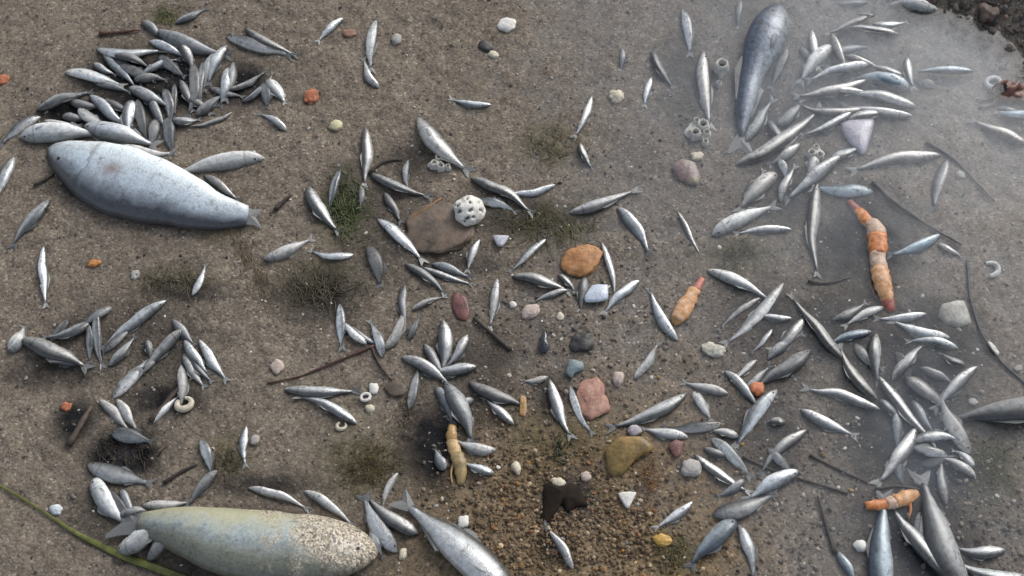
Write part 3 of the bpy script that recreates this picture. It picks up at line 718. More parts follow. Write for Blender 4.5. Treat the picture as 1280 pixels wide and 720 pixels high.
def outline_shell(name, label, cat, px, py, pts, th, dome, mat, group=None, lm=None, lift=.002, tilt=(0, 0)):
    """A curved plate from an outline in pixels round (px, py): rings shrink to the middle and rise to a dome; closed underneath."""
    m = mpp(px, py)
    n = len(pts); V, F = [], []
    P = []
    for k in range(n):                       # round the outline off a little
        a, b = pts[k], pts[(k + 1) % n]
        for t in (0, .33, .67): P.append((a[0] + (b[0] - a[0]) * t, a[1] + (b[1] - a[1]) * t))
    P = [(x + 1.6 * vnoise(np.array([x * .35 + px]), np.array([y * .35]), 2)[0], y + 1.6 * vnoise(np.array([x * .35]), np.array([y * .35 + py]), 6)[0]) for x, y in P]
    P = [((P[k - 1][0] + 6 * P[k][0] + P[(k + 1) % len(P)][0]) / 8, (P[k - 1][1] + 6 * P[k][1] + P[(k + 1) % len(P)][1]) / 8) for k in range(len(P))]
    n = len(P)
    levels = [1, .93, .75, .5, .25]
    for s_ in (0, 1):
        for l in levels:
            for k, (x, y) in enumerate(P):
                X_, Y_ = x * l * m, -y * l * m * 1.08
                z = .55 * dome * m * (1 - l ** 2) + (th * m if s_ == 0 else 0) * (1 if l < 1 else .3) + X_ * tilt[0] + Y_ * tilt[1] + m * .8 * vnoise(np.array([x * .2 + px]), np.array([y * .2 + py]), 4)[0]
                V.append((X_, Y_, z + lift))
    L_ = len(levels)
    for s_ in (0, 1):
        o_ = s_ * L_ * n
        for i in range(L_ - 1):
            for k in range(n):
                q = (k + 1) % n
                f = (o_ + i * n + k, o_ + i * n + q, o_ + (i + 1) * n + q, o_ + (i + 1) * n + k)
                F.append(f[::-1] if s_ == 0 else f)
        f = tuple(o_ + (L_ - 1) * n + k for k in range(n))
        F.append(f[::-1] if s_ == 0 else f)
    for k in range(n):
        q = (k + 1) % n
        F.append((k, q, L_ * n + q, L_ * n + k))
    o = mesh_obj(name, V, F, mat)
    b = on(px, py); o.location = tuple(b)
    tag(o, label, cat, group)
    if lm: LM.append((lm, px, py))
    return o

ORANGE = pm((0.36, 0.165, 0.06), .6, scale=90, var=.5, second=(0.42, 0.25, 0.12)); BRICK = pm((0.36, 0.125, 0.06), .7, scale=150, var=.5)
PINKST = pm((0.33, 0.17, 0.125), .65, scale=100, var=.45, second=(.42, .27, .2)); OCHST = pm((0.20, 0.135, 0.045), .45, scale=70, second=(0.30, 0.17, 0.05), var=.5)
WHITE = pm((0.62, 0.60, 0.55), .5, scale=180, var=.15); CREAM = pm((0.52, 0.47, 0.36), .55, scale=160, var=.2); YELP = pm((0.50, 0.46, 0.28), .55, scale=160, var=.2)
DARKST = pm((0.045, 0.042, 0.04), .5, scale=120); BROWNST = pm((0.115, 0.085, 0.06), .55, scale=60, var=.55, second=(0.17, 0.115, 0.075)); PALEPK = pm((0.42, 0.34, 0.29), .55, scale=150, var=.2)
GREYST = pm((0.34, 0.325, 0.30), .6, scale=120, var=.25); YELLOW = pm((0.50, 0.30, 0.07), .5, scale=150, second=(.55, .42, .2)); LILAC = pm((0.30, 0.29, 0.34), .35, scale=80, var=.2, coat=.3)
PEARL = pm((0.50, 0.55, 0.62), .25, scale=100, var=.15, coat=.4); MUSSEL = pm((0.018, 0.022, 0.03), .25, scale=120, coat=.5); TEAL = pm((0.16, 0.20, 0.21), .35, scale=100)
MAROON = pm((0.12, 0.045, 0.04), .45, scale=80, var=.5); DKWEED = pm((0.016, 0.011, 0.007), .8, scale=60, var=.5, spec=.15); AMBER = pm((0.36, 0.22, 0.06), .4, scale=120, var=.4)

stone('stone', 'rounded orange stone with a flat top above the blue-white shell', 'stone', 728, 327, 27, 20, 10, ORANGE, 8, .35, .3, lm='the orange stone')
stone('stone', 'large flat round brown stone under water beside the pitted white stone', 'stone', 548, 285, 43, 36, 7, BROWNST, 0, .15, .3, .3, lm='the flat brown stone')
stone('stone', 'pinkish red flat stone wedged against an upright silver fish', 'stone', 737, 500, 21, 24, 7, PINKST, 20, .4, .35, lm='the pinkish red stone')
stone('stone', 'small yellow-orange pebble on ochre gravel', 'stone', 826, 676, 13, 7, 7, YELLOW, -12, 0, .35, lm='the yellow pebble')
stone('stone', 'dark round stone half sunk in plain sand', 'stone', 607, 58, 9, 9, 5, DARKST, 0, 0, .3, lm='the dark round stone')
stone('stone', 'dark angular stone above the pinkish red stone', 'stone', 729, 429, 16, 13, 8, DARKST, 20, .2, .4, lm='the dark angular stone')
stone('stone', 'orange-red brick chip lying alone on bare sand', 'stone', 389, 122, 10, 10, 6, BRICK, 30, .4, .4, lm='the brick chip')
stone('stone', 'faded red flake sunk in sand between two little fish', 'stone', 438, 42, 9, 6, 2.5, pm((0.24, 0.13, 0.09), .6), 0, .3, .4)
stone('stone', 'long orange flake cut off by the side edge of the picture', 'stone', 2, 101, 11, 6, 4, BRICK, 35, .3, .4)
stone('stone', 'small orange flake alone below the large silver fish', 'stone', 118, 329, 8, 4, 4, pm((.48, .2, .06), .6), 25, .3, .4, lm='the orange flake')
stone('stone', 'little red-orange crumb on sand under the heap with the curled shell', 'stone', 83, 509, 7, 6, 4, BRICK, 0, .3, .5)
stone('stone', 'bright orange-red pebble hemmed in by slim fish', 'stone', 945, 487, 10, 10, 8, pm((.46, .15, .06), .5), 0, .3, .3, lm='the orange-red pebble')
stone('stone', 'pale grey rounded stone beside a slim pale fish', 'stone', 864, 586, 13, 11, 9, GREYST, 0, .2, .3, lm='the pale grey stone')
stone('stone', 'oblong pale speckled stone below the carrot-shaped orange claw', 'stone', 891, 438, 16, 10, 8, pm((.42, .40, .33), .6, scale=200, var=.4), -25, .2, .35, lm='the speckled pale stone')
stone('stone', 'pinkish buff stone among fine gravel', 'stone', 663, 390, 12, 9, 6, PALEPK, 25, .2, .3, lm='the pinkish buff stone')
stone('stone', 'white oval pebble alone in clear sand near the upper edge', 'stone', 634, 32, 12, 10, 7, WHITE, 0, .2, .2, lm='the white oval pebble')
stone('stone', 'white lumpy pebble on sand beside the faint thin fish', 'stone', 771, 121, 11, 9, 7, CREAM, 15, .2, .35, lm='the white lumpy pebble')
stone('stone', 'pale yellow pebble just below the brick chip', 'stone', 420, 157, 9, 7, 5, YELP, 0, .2, .3, lm='the pale yellow pebble')
stone('stone', 'round greyish white pebble beside a slim upright fish', 'stone', 495, 49, 7, 8, 5, GREYST, 0, .2, .3, lm='the greyish white pebble')
stone('stone', 'little cream pebble touching the dark round stone', 'stone', 617, 69, 7, 5, 4, CREAM, -20, .2, .3)
stone('stone', 'buff three-cornered stone alone on brown sand', 'stone', 347, 459, 8, 8, 5, PALEPK, 40, .3, .4, lm='the buff stone')
stone('stone', 'white pebble below the short stout fish of the lower edge pair', 'stone', 504, 693, 5, 8, 5, CREAM, -10, .2, .3)
stone('stone', 'bright white pebble beside the stout dark-backed fish', 'stone', 579, 653, 8, 8, 6, WHITE, 0, .3, .3, lm='the bright white pebble')
stone('stone', 'cream pebble at the edge of the ochre gravel', 'stone', 645, 585, 6, 9, 6, CREAM, 20, .2, .3, lm='the cream pebble')
stone('stone', 'flat cream pebble above the dark crumpled weed', 'stone', 697, 603, 9, 6, 5, CREAM, 0, .3, .3)
stone('stone', 'buff pebble between the dark crumpled weed and the ochre stone', 'stone', 732, 596, 7, 6, 5, PALEPK, 0, .2, .3)
stone('stone', 'white pebble on coarse sand beside a fish pointing off the lower edge', 'stone', 1075, 683, 8, 7, 6, WHITE, 30, .4, .4, lm='the lone white pebble')
stone('stone', 'pinkish white pebble above the large smooth fish of the middle', 'stone', 773, 474, 7, 9, 6, PALEPK, 0, .2, .4, lm='the pinkish white pebble')
stone('stone', 'pale mauve pebble above the flat ochre stone', 'stone', 792, 539, 9, 7, 7, pm((.36, .33, .34), .5), 30, .2, .3)
stone('stone', 'square whitish pebble beside a thin upright fish', 'stone', 319, 550, 6, 6, 4, GREYST, 0, .5, .2, lm='the square whitish pebble')
stone('stone', 'white pebble beside the green seagrass blade', 'stone', 70, 638, 9, 6, 5, pm((.5, .54, .56), .4), -15, .2, .4, lm='the seagrass pebble')
stone('stone', 'white pebble, uppermost of the little white trio', 'stone', 467, 486, 6, 7, 5, WHITE, 0, .2, .3, lm='the white pebble trio')
stone('stone', 'cream pebble, lowest of the little white trio', 'stone', 463, 511, 6, 5, 4, CREAM, 0, .2, .3)
stone('stone', 'small white pebble between two fish under the flat brown stone', 'stone', 641, 381, 5, 4, 4, WHITE, 0, .2, .3)
stone('stone', 'small white pebble between the pinkish buff stone and the blue-white shell', 'stone', 700, 396, 5, 5, 4, CREAM, 0, .2, .3)
stone('stone', 'whitish pebble below the thin upright fish at the side of the picture', 'stone', 169, 344, 6, 6, 4, GREYST, 0, .2, .3)
stone('stone', 'buff pebble under the barnacle cluster', 'stone', 871, 196, 8, 6, 5, CREAM, 0, .2, .4)
stone('stone', 'white oblong pebble on the curving dark weed stem', 'stone', 1241, 437, 5, 10, 5, WHITE, 30, .2, .3, lm='the pebble on the stem')
stone('stone', 'little white pebble above the thick dull grey fish', 'stone', 1216, 503, 6, 5, 4, GREYST, -30, .2, .3)
stone('stone', 'small white pebble between the curving stem and the side edge', 'stone', 1272, 461, 6, 4, 4, GREYST, 20, .2, .3)
stone('stone', 'pale pebble in clear water above the shadow of the bent stem', 'stone', 1200, 219, 6, 5, 4, GREYST, 0, .2, .3)
stone('stone', 'dark brown lump lying on the head of a pale fish', 'stone', 1157, 3, 12, 6, 12, pm((.06, .035, .028), .5), -20, .2, .5, lm='the dark brown lump')
stone('stone', 'reddish brown rock of the dark bank at the waterline', 'stone', 1236, 18, 12, 11, 12, pm((.11, .075, .06), .6), 0, .3, .4)

outline_shell('shell', 'blue-white shell fragment under the orange stone', 'shell', 747, 369, [(-17, 6), (-8, -10), (14, -11), (13, 9), (0, 13), (-16, 12)], 3, 4, PEARL, lm='the blue-white shell', lift=.006)
outline_shell('shell', 'white three-cornered shell fragment on ochre gravel', 'shell', 784, 624, [(-13, -7), (13, -8), (2, 12), (-2, 12)], 2.5, 2, WHITE, lm='the white triangular shell', lift=.003)
outline_shell('shell', 'pale lilac three-cornered shell in greenish water', 'shell', 626, 302, [(-11, -6), (11, -6), (3, 8), (-3, 8)], 2.5, 2, pm((.46, .46, .5), .35), lm='the pale lilac fragment', lift=.003)
outline_shell('shell', 'flat ochre-yellow shell or slate with one straight edge', 'shell', 784, 573, [(-28, -9), (-10, -25), (22, -24), (34, -9), (10, 3), (-8, 24), (-25, 22)], 5, 5, OCHST, lm='the flat ochre plate', lift=.003, tilt=(0.05, 0.12))
outline_shell('shell', 'sunken shell half maroon and half pale with a yellow-green edge', 'shell', 858, 219, [(-18, -12), (-6, -22), (12, -16), (18, 4), (12, 17), (-4, 12), (-14, 6)], 3, 6, pm((.20, .15, .145), .4, scale=40, second=(.30, .30, .20)), lm='the maroon shell')
outline_shell('mussel_shell', 'narrow blue-black mussel shell standing like a drop', 'shell', 680, 429, [(-7, 6), (-3, -8), (1, -17), (5, -4), (7, 8), (3, 15), (-4, 14)], 2, 5, MUSSEL, lm='the black mussel shell', lift=.004)
outline_shell('shell', 'bluish green shell fragment between the dark angular and pinkish red stones', 'shell', 718, 462, [(-12, 6), (-6, -12), (12, -8), (12, 2), (0, 6), (-4, 14)], 2.5, 4, TEAL, lm='the greenish shell', lift=.003)
outline_shell('shell', 'pale square shell in water beside the curving dark stem', 'shell', 1192, 392, [(-22, 6), (-14, -12), (16, -17), (20, 14), (4, 20), (-10, 16)], 3, 5, pm((.30, .295, .26), .5, scale=60, var=.4), lm='the pale square shell', lift=.002)
outline_shell('shell', 'broad pale lilac wedge-shaped shell sunk under two crossing fish', 'shell', 1072, 172, [(-22, -18), (0, -26), (24, -24), (18, -4), (6, 24), (0, 28), (-14, 8)], 3, 6, LILAC, lm='the lilac wedge shell', lift=.003)
outline_shell('dead_leaf', 'dark red leaf lying by a straight dark twig', 'leaf', 576, 386, [(-10, -20), (6, -16), (12, 4), (8, 18), (-4, 14), (-12, 0)], 1, 2, MAROON, lm='the dark red leaf')
outline_shell('dead_leaf', 'small yellow and pink leaf among grey fish', 'leaf', 654, 509, [(-3, -14), (4, -12), (5, 2), (2, 14), (-5, 12), (-5, 0)], 1, 2, pm((.36, .22, .08), .5, scale=60, second=(.4, .2, .17)), lm='the yellow leaf', lift=.003)
outline_shell('dead_leaf', 'dull brown leaf flat on gravel between two slim fish', 'leaf', 494, 487, [(-16, -2), (0, -12), (14, -4), (12, 8), (-4, 10)], 1, 2, pm((.09, .065, .045), .5, scale=60))
outline_shell('dead_leaf', 'reddish scrap of weed below two parallel pale fish', 'leaf', 845, 562, [(-12, -4), (0, -12), (10, -8), (6, 6), (-2, 12)], 1, 3, pm((.15, .07, .06), .5, scale=60), lift=.003)
outline_shell('seaweed', 'crumpled nearly black weed standing on ochre gravel', 'seaweed', 708, 624, [(-30, -16), (-24, -19), (-6, -13), (4, -18), (18, -14), (24, 2), (28, 10), (12, 12), (0, 20), (-6, 10), (-18, 8), (-24, 22), (-30, 40), (-35, 34), (-30, 6)], 3, 9, DKWEED, lm='the black crumpled weed', lift=.004)

# white ring shell, snail-like curl and barnacles: turned rings
def lathe(c, prof, n=14, squash=1.0, wob=0.0, seed=0):
    V, F = [], []
    for r, z in prof:
        for k in range(n):
            q = 1 + wob * math.sin(k * 2.4 + seed) 
            V.append((c[0] + r * q * math.cos(2 * PI * k / n), c[1] + r * q * squash * math.sin(2 * PI * k / n), c[2] + z))
    m_ = len(prof)
    for i in range(m_ - 1):
        for k in range(n):
            q = (k + 1) % n; F.append((i * n + k, i * n + q, (i + 1) * n + q, (i + 1) * n + k))
    F.append(tuple((m_ - 1) * n + k for k in range(n)))
    return V, F
BARN = pm((0.52, 0.50, 0.45), .6, scale=220, var=.25); BDARK = pm((.045, .04, .036), .5)
def barnacle(parent, dx, dy, r, h, seed):
    V, F = lathe((dx, dy, 0), [(r, -.001), (r * .95, h * .3), (r * .72, h), (r * .6, h * 1.05), (r * .5, h * .9), (r * .42, h * .45)], 12, 1, .10, seed)
    o = mesh_obj('barnacle', V, F, BARN, parent)
    V, F = lathe((dx, dy, h * .42), [(r * .46, 0), (r * .25, h * .12), (r * .08, h * .22)], 8)
    mesh_obj('opening', V, F, BDARK, o)
def barnacles(label, px, py, lst, base_r, lm):
    m = mpp(px, py); b = on(px, py)
    o = thing('barnacle_cluster', b, label, 'barnacles')
    V, F = ICO2
    P = V * lumps(V, 2, .5, int(px))[:, None] * np.array([base_r[0] * m, base_r[1] * m, 5 * m])
    mesh_obj('base_stone', P + np.array([0, 0, .001]), F, BARN, o)
    for i, (x, y, r) in enumerate(lst): barnacle(o, x * m, -y * m * 1.08, r * m, r * m * 1.0 + .003, i)
    LM.append((lm, px, py))
barnacles('cluster of white ring-mouthed barnacles below an upright silver fish', 875, 165, [(3, -5, 9), (-7, 6, 8), (7, 5, 6), (-4, -13, 5), (5, 17, 5), (-14, 3, 3.5), (1, 9, 4)], (15, 14), 'the barnacle cluster')
barnacles('single pale green-mouthed barnacle beside an upright silver fish', 901, 87, [(0, 0, 10.5), (-5, 23, 4), (-1, 11, 3)], (9, 9), 'the lone barnacle')
barnacles('ribbed pale barnacle lump at the tail of a long upright fish', 1018, 193, [(-5, 2, 6.5), (5, 5, 6), (2, -7, 5)], (11, 12), 'the ribbed barnacle lump')
barnacles('little barnacle crumbs beside the plump silver fish in the middle', 543, 208, [(0, 0, 6), (8, 3, 6), (5, -9, 5), (17, 3, 4)], (9, 6), 'the barnacle crumbs')
def pitted(label, px, py, r, lm):
    m = mpp(px, py); b = on(px, py)
    V, F = ICO4
    P = V * lumps(V, 2.2, .22, 41)[:, None]
    pits = np.random.default_rng(41).normal(size=(64, 3)); pits /= np.linalg.norm(pits, axis=1)[:, None]
    dmin = np.min(np.arccos(np.clip(V @ pits.T, -1, 1)), 1)
    depth = np.clip(1 - dmin / .15, 0, 1) ** .6
    P = P * (1 - .2 * depth)[:, None] * np.array([r * m, r * m * 1.05, r * .72 * m])
    o = thing('pitted_stone', b, label, 'stone')
    k = depth[np.array(F)].mean(1) > .45
    fl = np.array(F)
    mi = k.astype(int).tolist()
    q = mesh_obj('crust', P + np.array([0, 0, r * m * .5]), F, [WHITE, pm((.14, .125, .10), .7)], o, mat_idx=mi)
    LM.append((lm, px, py)); settle(o, px, py, r * m, r * m)
pitted('round white stone riddled with dark pits, resting on the flat brown stone', 587, 269, 20, 'the pitted white stone')
def ring_shell(name, label, px, py, r, tube, mat, lm, arc=2 * PI, start=0.0, wobble=.12):
    m = mpp(px, py); b = on(px, py); V, F = [], []
    n, k = 22, 8
    for i in range(n):
        a = start + arc * i / (n if arc > 6.2 else n - 1); rr = r * (1 + wobble * math.sin(2 * a + 1))
        t = tube * (1 if arc > 6.2 else .35 + .65 * math.sin(PI * min(1, .15 + .85 * i / n)))
        for j in range(k):
            c = 2 * PI * j / k
            V.append(((rr + t * math.cos(c)) * math.cos(a) * m, (rr + t * math.cos(c)) * math.sin(a) * m * 1.05, (t * math.sin(c) + tube * .8) * m))
    for i in range(n if arc > 6.2 else n - 1):
        for j in range(k):
            F.append((i * k + j, ((i + 1) % n) * k + j, ((i + 1) % n) * k + (j + 1) % k, i * k + (j + 1) % k))
    if arc < 6.2: F += [tuple(range(k))[::-1], tuple((n - 1) * k + j for j in range(k))]
    o = mesh_obj(name, V, F, mat); o.location = tuple(b); tag(o, label, 'shell')
    if lm: LM.append((lm, px, py))
ring_shell('ring_shell', 'whitish ring-shaped shell under water beside the broken crab shell', 1241, 105, 8, 3.2, pm((.46, .47, .46), .5), 'the white ring shell')
ring_shell('ring_shell', 'small white ring, middle one of the little white trio', 457, 497, 5, 2, WHITE, None)
ring_shell('worm_tube', 'curled white worm tube at the foot of a fish heap', 231, 506, 8, 4.5, CREAM, 'the curled white tube', 5.2, 2.6)
ring_shell('worm_tube', 'little pale curl at the head of a bright fish', 427, 533, 5, 2.6, CREAM, 'the little pale curl', 5.0, 2.0)
ring_shell('worm_tube', 'pale hooked tube in clear water beyond the curving stem', 1236, 338, 10, 3.6, pm((.45, .45, .43), .5), 'the pale hooked tube', 3.6, -1.7)

# ------------------------------------------------------------------ twigs, weed stems, seagrass
def tube(pts, rad, k=6, flat=1.0):
    """Tapered tube through 3-D points."""
    P = np.array(pts); n = len(P)
    T = np.gradient(P, axis=0); T /= np.linalg.norm(T, axis=1)[:, None] + 1e-12
    N = np.cross(np.array([0, 0, 1.0]), T); N /= np.linalg.norm(N, axis=1)[:, None] + 1e-12
    B = np.cross(T, N)
    V, F = [], []
    for i in range(n):
        for j in range(k):
            a = 2 * PI * j / k
            V.append(P[i] + N[i] * rad[i] * math.cos(a) + B[i] * rad[i] * flat * math.sin(a))
    for i in range(n - 1):
        for j in range(k):
            F.append((i * k + j, i * k + (j + 1) % k, (i + 1) * k + (j + 1) % k, (i + 1) * k + j))
    F += [tuple(range(k))[::-1], tuple((n - 1) * k + j for j in range(k))]
    return V, F
def smooth_path(px, n):
    px = np.array(px, float)
    d = np.concatenate([[0], np.cumsum(np.hypot(*np.diff(px, axis=0).T))])
    t = np.linspace(0, d[-1], n)
    x, y = np.interp(t, d, px[:, 0]), np.interp(t, d, px[:, 1])
    for _ in range(3):
        x[1:-1] = (x[:-2] + 2 * x[1:-1] + x[2:]) / 4; y[1:-1] = (y[:-2] + 2 * y[1:-1] + y[2:]) / 4
    return x, y
def strand_pts(px, n, rad, jit=0.0, over=.0):
    x, y = smooth_path(px, n)
    out = []
    for i in range(n):
        p = on(x[i] + random.gauss(0, jit), y[i] + random.gauss(0, jit))
        z = max(g1(p[0], p[1]), over * hget(p[0], p[1]) + (1 - over) * g1(p[0], p[1]))
        out.append(at(x[i], y[i], z + rad))
    z = np.array([q[2] for q in out])
    zs = z.copy()
    for _ in range(2): zs[1:-1] = np.maximum(z[1:-1], (zs[:-2] + zs[1:-1] + zs[2:]) / 3)
    for q, v in zip(out, zs): q[2] = v
    return out
def twig(name, label, cat, px, w0, w1, mat, over=1.0, flat=.8, lm=None, jit=.4):
    m = mpp(*px[0]); L = sum(math.hypot(b[0] - a[0], b[1] - a[1]) for a, b in zip(px, px[1:]))
    n = max(8, int(L / 7))
    pts = strand_pts(px, n, max(w0, w1) * m * .4, jit, over)
    rad = [(w0 + (w1 - w0) * i / (n - 1)) * m * .5 * (1 + .12 * math.sin(i * 1.7)) for i in range(n)]
    base = pts[n // 2].copy()
    V, F = tube([p - base for p in pts], rad, 6, flat)
    o = mesh_obj(name, V, F, mat); o.location = tuple(base)
    tag(o, label, cat)
    if lm: LM.append((lm, *px[len(px) // 2]))
    return o
TW = pm((.032, .024, .018), .6, scale=150, var=.4); TWR = pm((.075, .032, .022), .55, scale=150, var=.4); TWO = pm((.22, .11, .035), .5, scale=150); GRASS = pm((.095, .105, .018), .4, scale=60, var=.35, second=(.15, .14, .03), coat=.3); STEM = pm((.022, .024, .028), .5, scale=150)
twig('twig', 'dark red twig at the top of the crowded heap beside the green tuft', 'twig', [(124, 42), (148, 41), (174, 37)], 6, 3, TWR, lm='the dark red twig')
twig('twig', 'long reddish brown twig running down to the pale fish with a tail', 'twig', [(334, 479), (372, 472), (420, 452), (468, 432)], 2.2, 4, TWR, lm='the long reddish twig')
twig('twig', 'thin dark twig bent down from the end of the reddish twig', 'twig', [(464, 432), (472, 455), (490, 476)], 4, 2, TW)
twig('twig', 'straight dark twig pointing from the dark red leaf', 'twig', [(592, 397), (614, 416), (638, 437)], 4, 7, TW, lm='the straight dark twig')
twig('weed_stem', 'dark weed stem arching from a silver fish into clear water', 'weed stem', [(1158, 178), (1190, 196), (1215, 222), (1243, 252)], 5, 2, STEM, lm='the arching stem')
twig('weed_stem', 'dark weed stem slanting above the orange crab leg', 'weed stem', [(1090, 228), (1120, 255), (1160, 282), (1202, 306)], 8, 3, STEM)
twig('weed_stem', 'long curving dark weed stem beside the pale square shell', 'weed stem', [(1209, 326), (1212, 372), (1226, 418), (1246, 448), (1284, 482)], 4, 4, STEM, lm='the curving dark stem')
twig('twig', 'dark twig passing under a stout fish across coarse sand', 'twig', [(928, 571), (965, 588), (1005, 600), (1060, 617)], 4, 3, TW, over=.3)
twig('twig', 'dark twig above and parallel to the one under the stout fish', 'twig', [(1012, 569), (1050, 588), (1086, 604)], 4, 3, TW, lm='the parallel dark twig')
twig('twig', 'upright dark stalk leading into a bluish fish at the lower edge', 'twig', [(1022, 620), (1032, 655), (1044, 692)], 2.5, 7, TW, lm='the upright dark stalk')
twig('twig', 'short dark twig between the large silver fish and the middle', 'twig', [(344, 262), (354, 252), (364, 243)], 6, 4, TW, lm='the short dark twig')
twig('twig', 'short dark twig under the large silver fish', 'twig', [(42, 232), (54, 226), (66, 217)], 3, 6, TW)
twig('twig', 'dark bent twig above the sand-coated fish', 'twig', [(204, 604), (222, 592), (246, 580)], 5, 4, TW, lm='the bent dark twig')
twig('weed_stem', 'dark looping stem above a silver fish in the middle', 'weed stem', [(462, 217), (470, 205), (485, 200), (503, 199)], 5, 3, TW)
twig('weed_stem', 'orange-brown branching weed on the flat brown stone', 'weed stem', [(506, 279), (520, 268), (538, 258), (552, 248)], 4, 3, TWO, over=1.0)
twig('twig', 'thick brown twig under the heap with the curled tube', 'twig', [(188, 526), (206, 506), (228, 480)], 8, 6, pm((.06, .042, .03), .6, scale=150), over=.2)
twig('twig', 'brown twig slanting beside the darkened pit', 'twig', [(86, 556), (100, 532), (114, 508)], 9, 7, pm((.07, .05, .034), .6))
twig('twig', 'thin dark twig under the pale prawn-like claw', 'twig', [(1010, 352), (1035, 356), (1062, 346)], 5, 3, TW, over=.2)
twig('twig', 'thin dark twig over the head of the pale fish by the carrot-shaped claw', 'twig', [(1094, 612), (1120, 606), (1150, 612)], 4, 3, TW)
# the green blade: flat, with a fold
def blade():
    px = [(-12, 600), (40, 630), (92, 665), (150, 694), (240, 726)]
    n = 34; x, y = smooth_path(px, n); pts = []
    for i in range(n):
        p = on(x[i], y[i]); z = max(g1(p[0], p[1]), .9 * hget(p[0], p[1]) + .1 * g1(p[0], p[1])) + .0025
        pts.append(at(x[i], y[i], z))
    m = mpp(100, 660)
    rad = [(1.8 + 3.2 * sstep(.25, .75, i / n)) * m for i in range(n)]
    b = pts[n // 2].copy()
    V, F = tube([p - b for p in pts], rad, 8, .22)
    o = mesh_obj('seagrass_blade', V, F, GRASS); o.location = tuple(b)
    tag(o, 'long olive green seagrass blade crossing the lower corner', 'seagrass'); LM.append(('the seagrass blade', 92, 665))
blade()

# ------------------------------------------------------------------ weed clumps: many fine filaments, each clump one thing
def clump(label, px, py, rx, ry, n, color, path=None, lm=None, seed=0, width=1.6, curl=.9, name='algae_clump'):
    rs = random.Random(seed + int(px) * 13 + int(py))
    mat = pm(color, .5, scale=80, var=.5)
    m = mpp(px, py); base = on(px, py); VV, FF = [], []
    n = int(n * 1.7); width *= .75
    for _ in range(n):
        if path:
            k = rs.random() * (len(path) - 1); i = int(k); f = k - i
            x = path[i][0] * (1 - f) + path[min(i + 1, len(path) - 1)][0] * f + rs.gauss(0, rx); y = path[i][1] * (1 - f) + path[min(i + 1, len(path) - 1)][1] * f + rs.gauss(0, ry)
            a = math.atan2(path[-1][1] - path[0][1], path[-1][0] - path[0][0]) + rs.gauss(0, .35)
        else:
            x, y = px + rs.gauss(0, rx * .55), py + rs.gauss(0, ry * .55); a = rs.uniform(0, 2 * PI)
        L = rs.uniform(.45, 1.1) * max(rx, ry) * (2.4 if path else 1.0); q = max(5, int(L / 5)); pts = []
        da = rs.gauss(0, curl) / q; lift = rs.uniform(.2, 1) * .0035
        for i in range(q):
            p = on(x, y); t = i / (q - 1)
            z = max(g1(p[0], p[1]), hget(p[0], p[1]) * .5 + .5 * g1(p[0], p[1])) + .0006 + lift * math.sin(PI * t) * rs.uniform(.6, 1)
            pts.append(np.array([p[0], p[1], z]) - base)
            x += math.cos(a) * L / q; y += math.sin(a) * L / q; a += da + rs.gauss(0, .22)
        r0 = width * m * .5 * rs.uniform(.5, 1.3)
        V, F = tube(pts, [r0 * (1 - .8 * i / (q - 1)) for i in range(q)], 4, .5)
        o_ = len(VV); VV += V; FF += [tuple(v + o_ for v in f) for f in F]
    o = mesh_obj(name, VV, FF, mat); o.location = tuple(base)
    tag(o, label, 'algae')
    if lm: LM.append((lm, px, py))
clump('small bright green tuft of algae on top of the crowded heap', 206, 22, 13, 10, 40, (.075, .085, .02), lm='the green tuft')
clump('dark green algae clump between slim upright fish', 432, 262, 22, 36, 90, (.05, .065, .014), lm='the dark green algae', width=2.2)
clump('brown stringy algae trailing down from the tail of the large silver fish', 300, 318, 9, 8, 80, (.12, .085, .045), path=[(286, 262), (298, 300), (318, 340), (335, 376)], lm='the trailing brown algae', width=1.5)
clump('thin olive algae film on sand above the flat brown stone', 690, 184, 26, 22, 34, (.085, .075, .035), lm='the olive algae film')
clump('olive algae spread out above the orange stone', 690, 283, 44, 15, 80, (.075, .065, .024), lm='the olive algae')
clump('round mossy brown-green algae clump on sand above the sand-coated fish', 458, 584, 30, 24, 150, (.075, .056, .02), lm='the mossy algae clump', width=1.4)
clump('dark brown strands added as shade in the pit above two crossed pale fish', 154, 566, 28, 13, 90, (.028, .02, .013), lm='the darkened pit', width=2.4)  # made-up strands, standing in for the shade of the hollow
clump('dark mixed weed around a slim upright fish pair', 400, 362, 44, 18, 80, (.075, .062, .035), lm='the dark mixed weed')
clump('green-brown algae on coarse sand beside the broad dark grey fish', 1240, 578, 18, 30, 60, (.075, .075, .022), lm='the green-brown algae')
clump('rusty orange algae tuft beside the white three-cornered shell', 812, 602, 13, 24, 50, (.17, .085, .028), lm='the rusty algae tuft')
clump('dark green weed blades below an upright bright fish', 700, 562, 10, 18, 16, (.035, .04, .014), width=3.5, curl=.3, lm='the dark weed blades')
clump('olive algae smear near the lower edge beside the yellow pebble', 845, 692, 20, 20, 44, (.085, .078, .03))
clump('dark weed threads over the upper end of the lower heap', 215, 352, 40, 8, 60, (.08, .068, .04), lm='the dark weed threads')
clump('dark brown weed threads between the bent twig and the sand-coated fish', 285, 578, 20, 16, 50, (.05, .042, .02))
clump('brown weed threads draped over the mid heap of grey fish', 510, 520, 10, 26, 34, (.07, .052, .034))
clump('olive weed threads under water beside the greenish fish pair', 925, 318, 28, 12, 36, (.075, .068, .03))

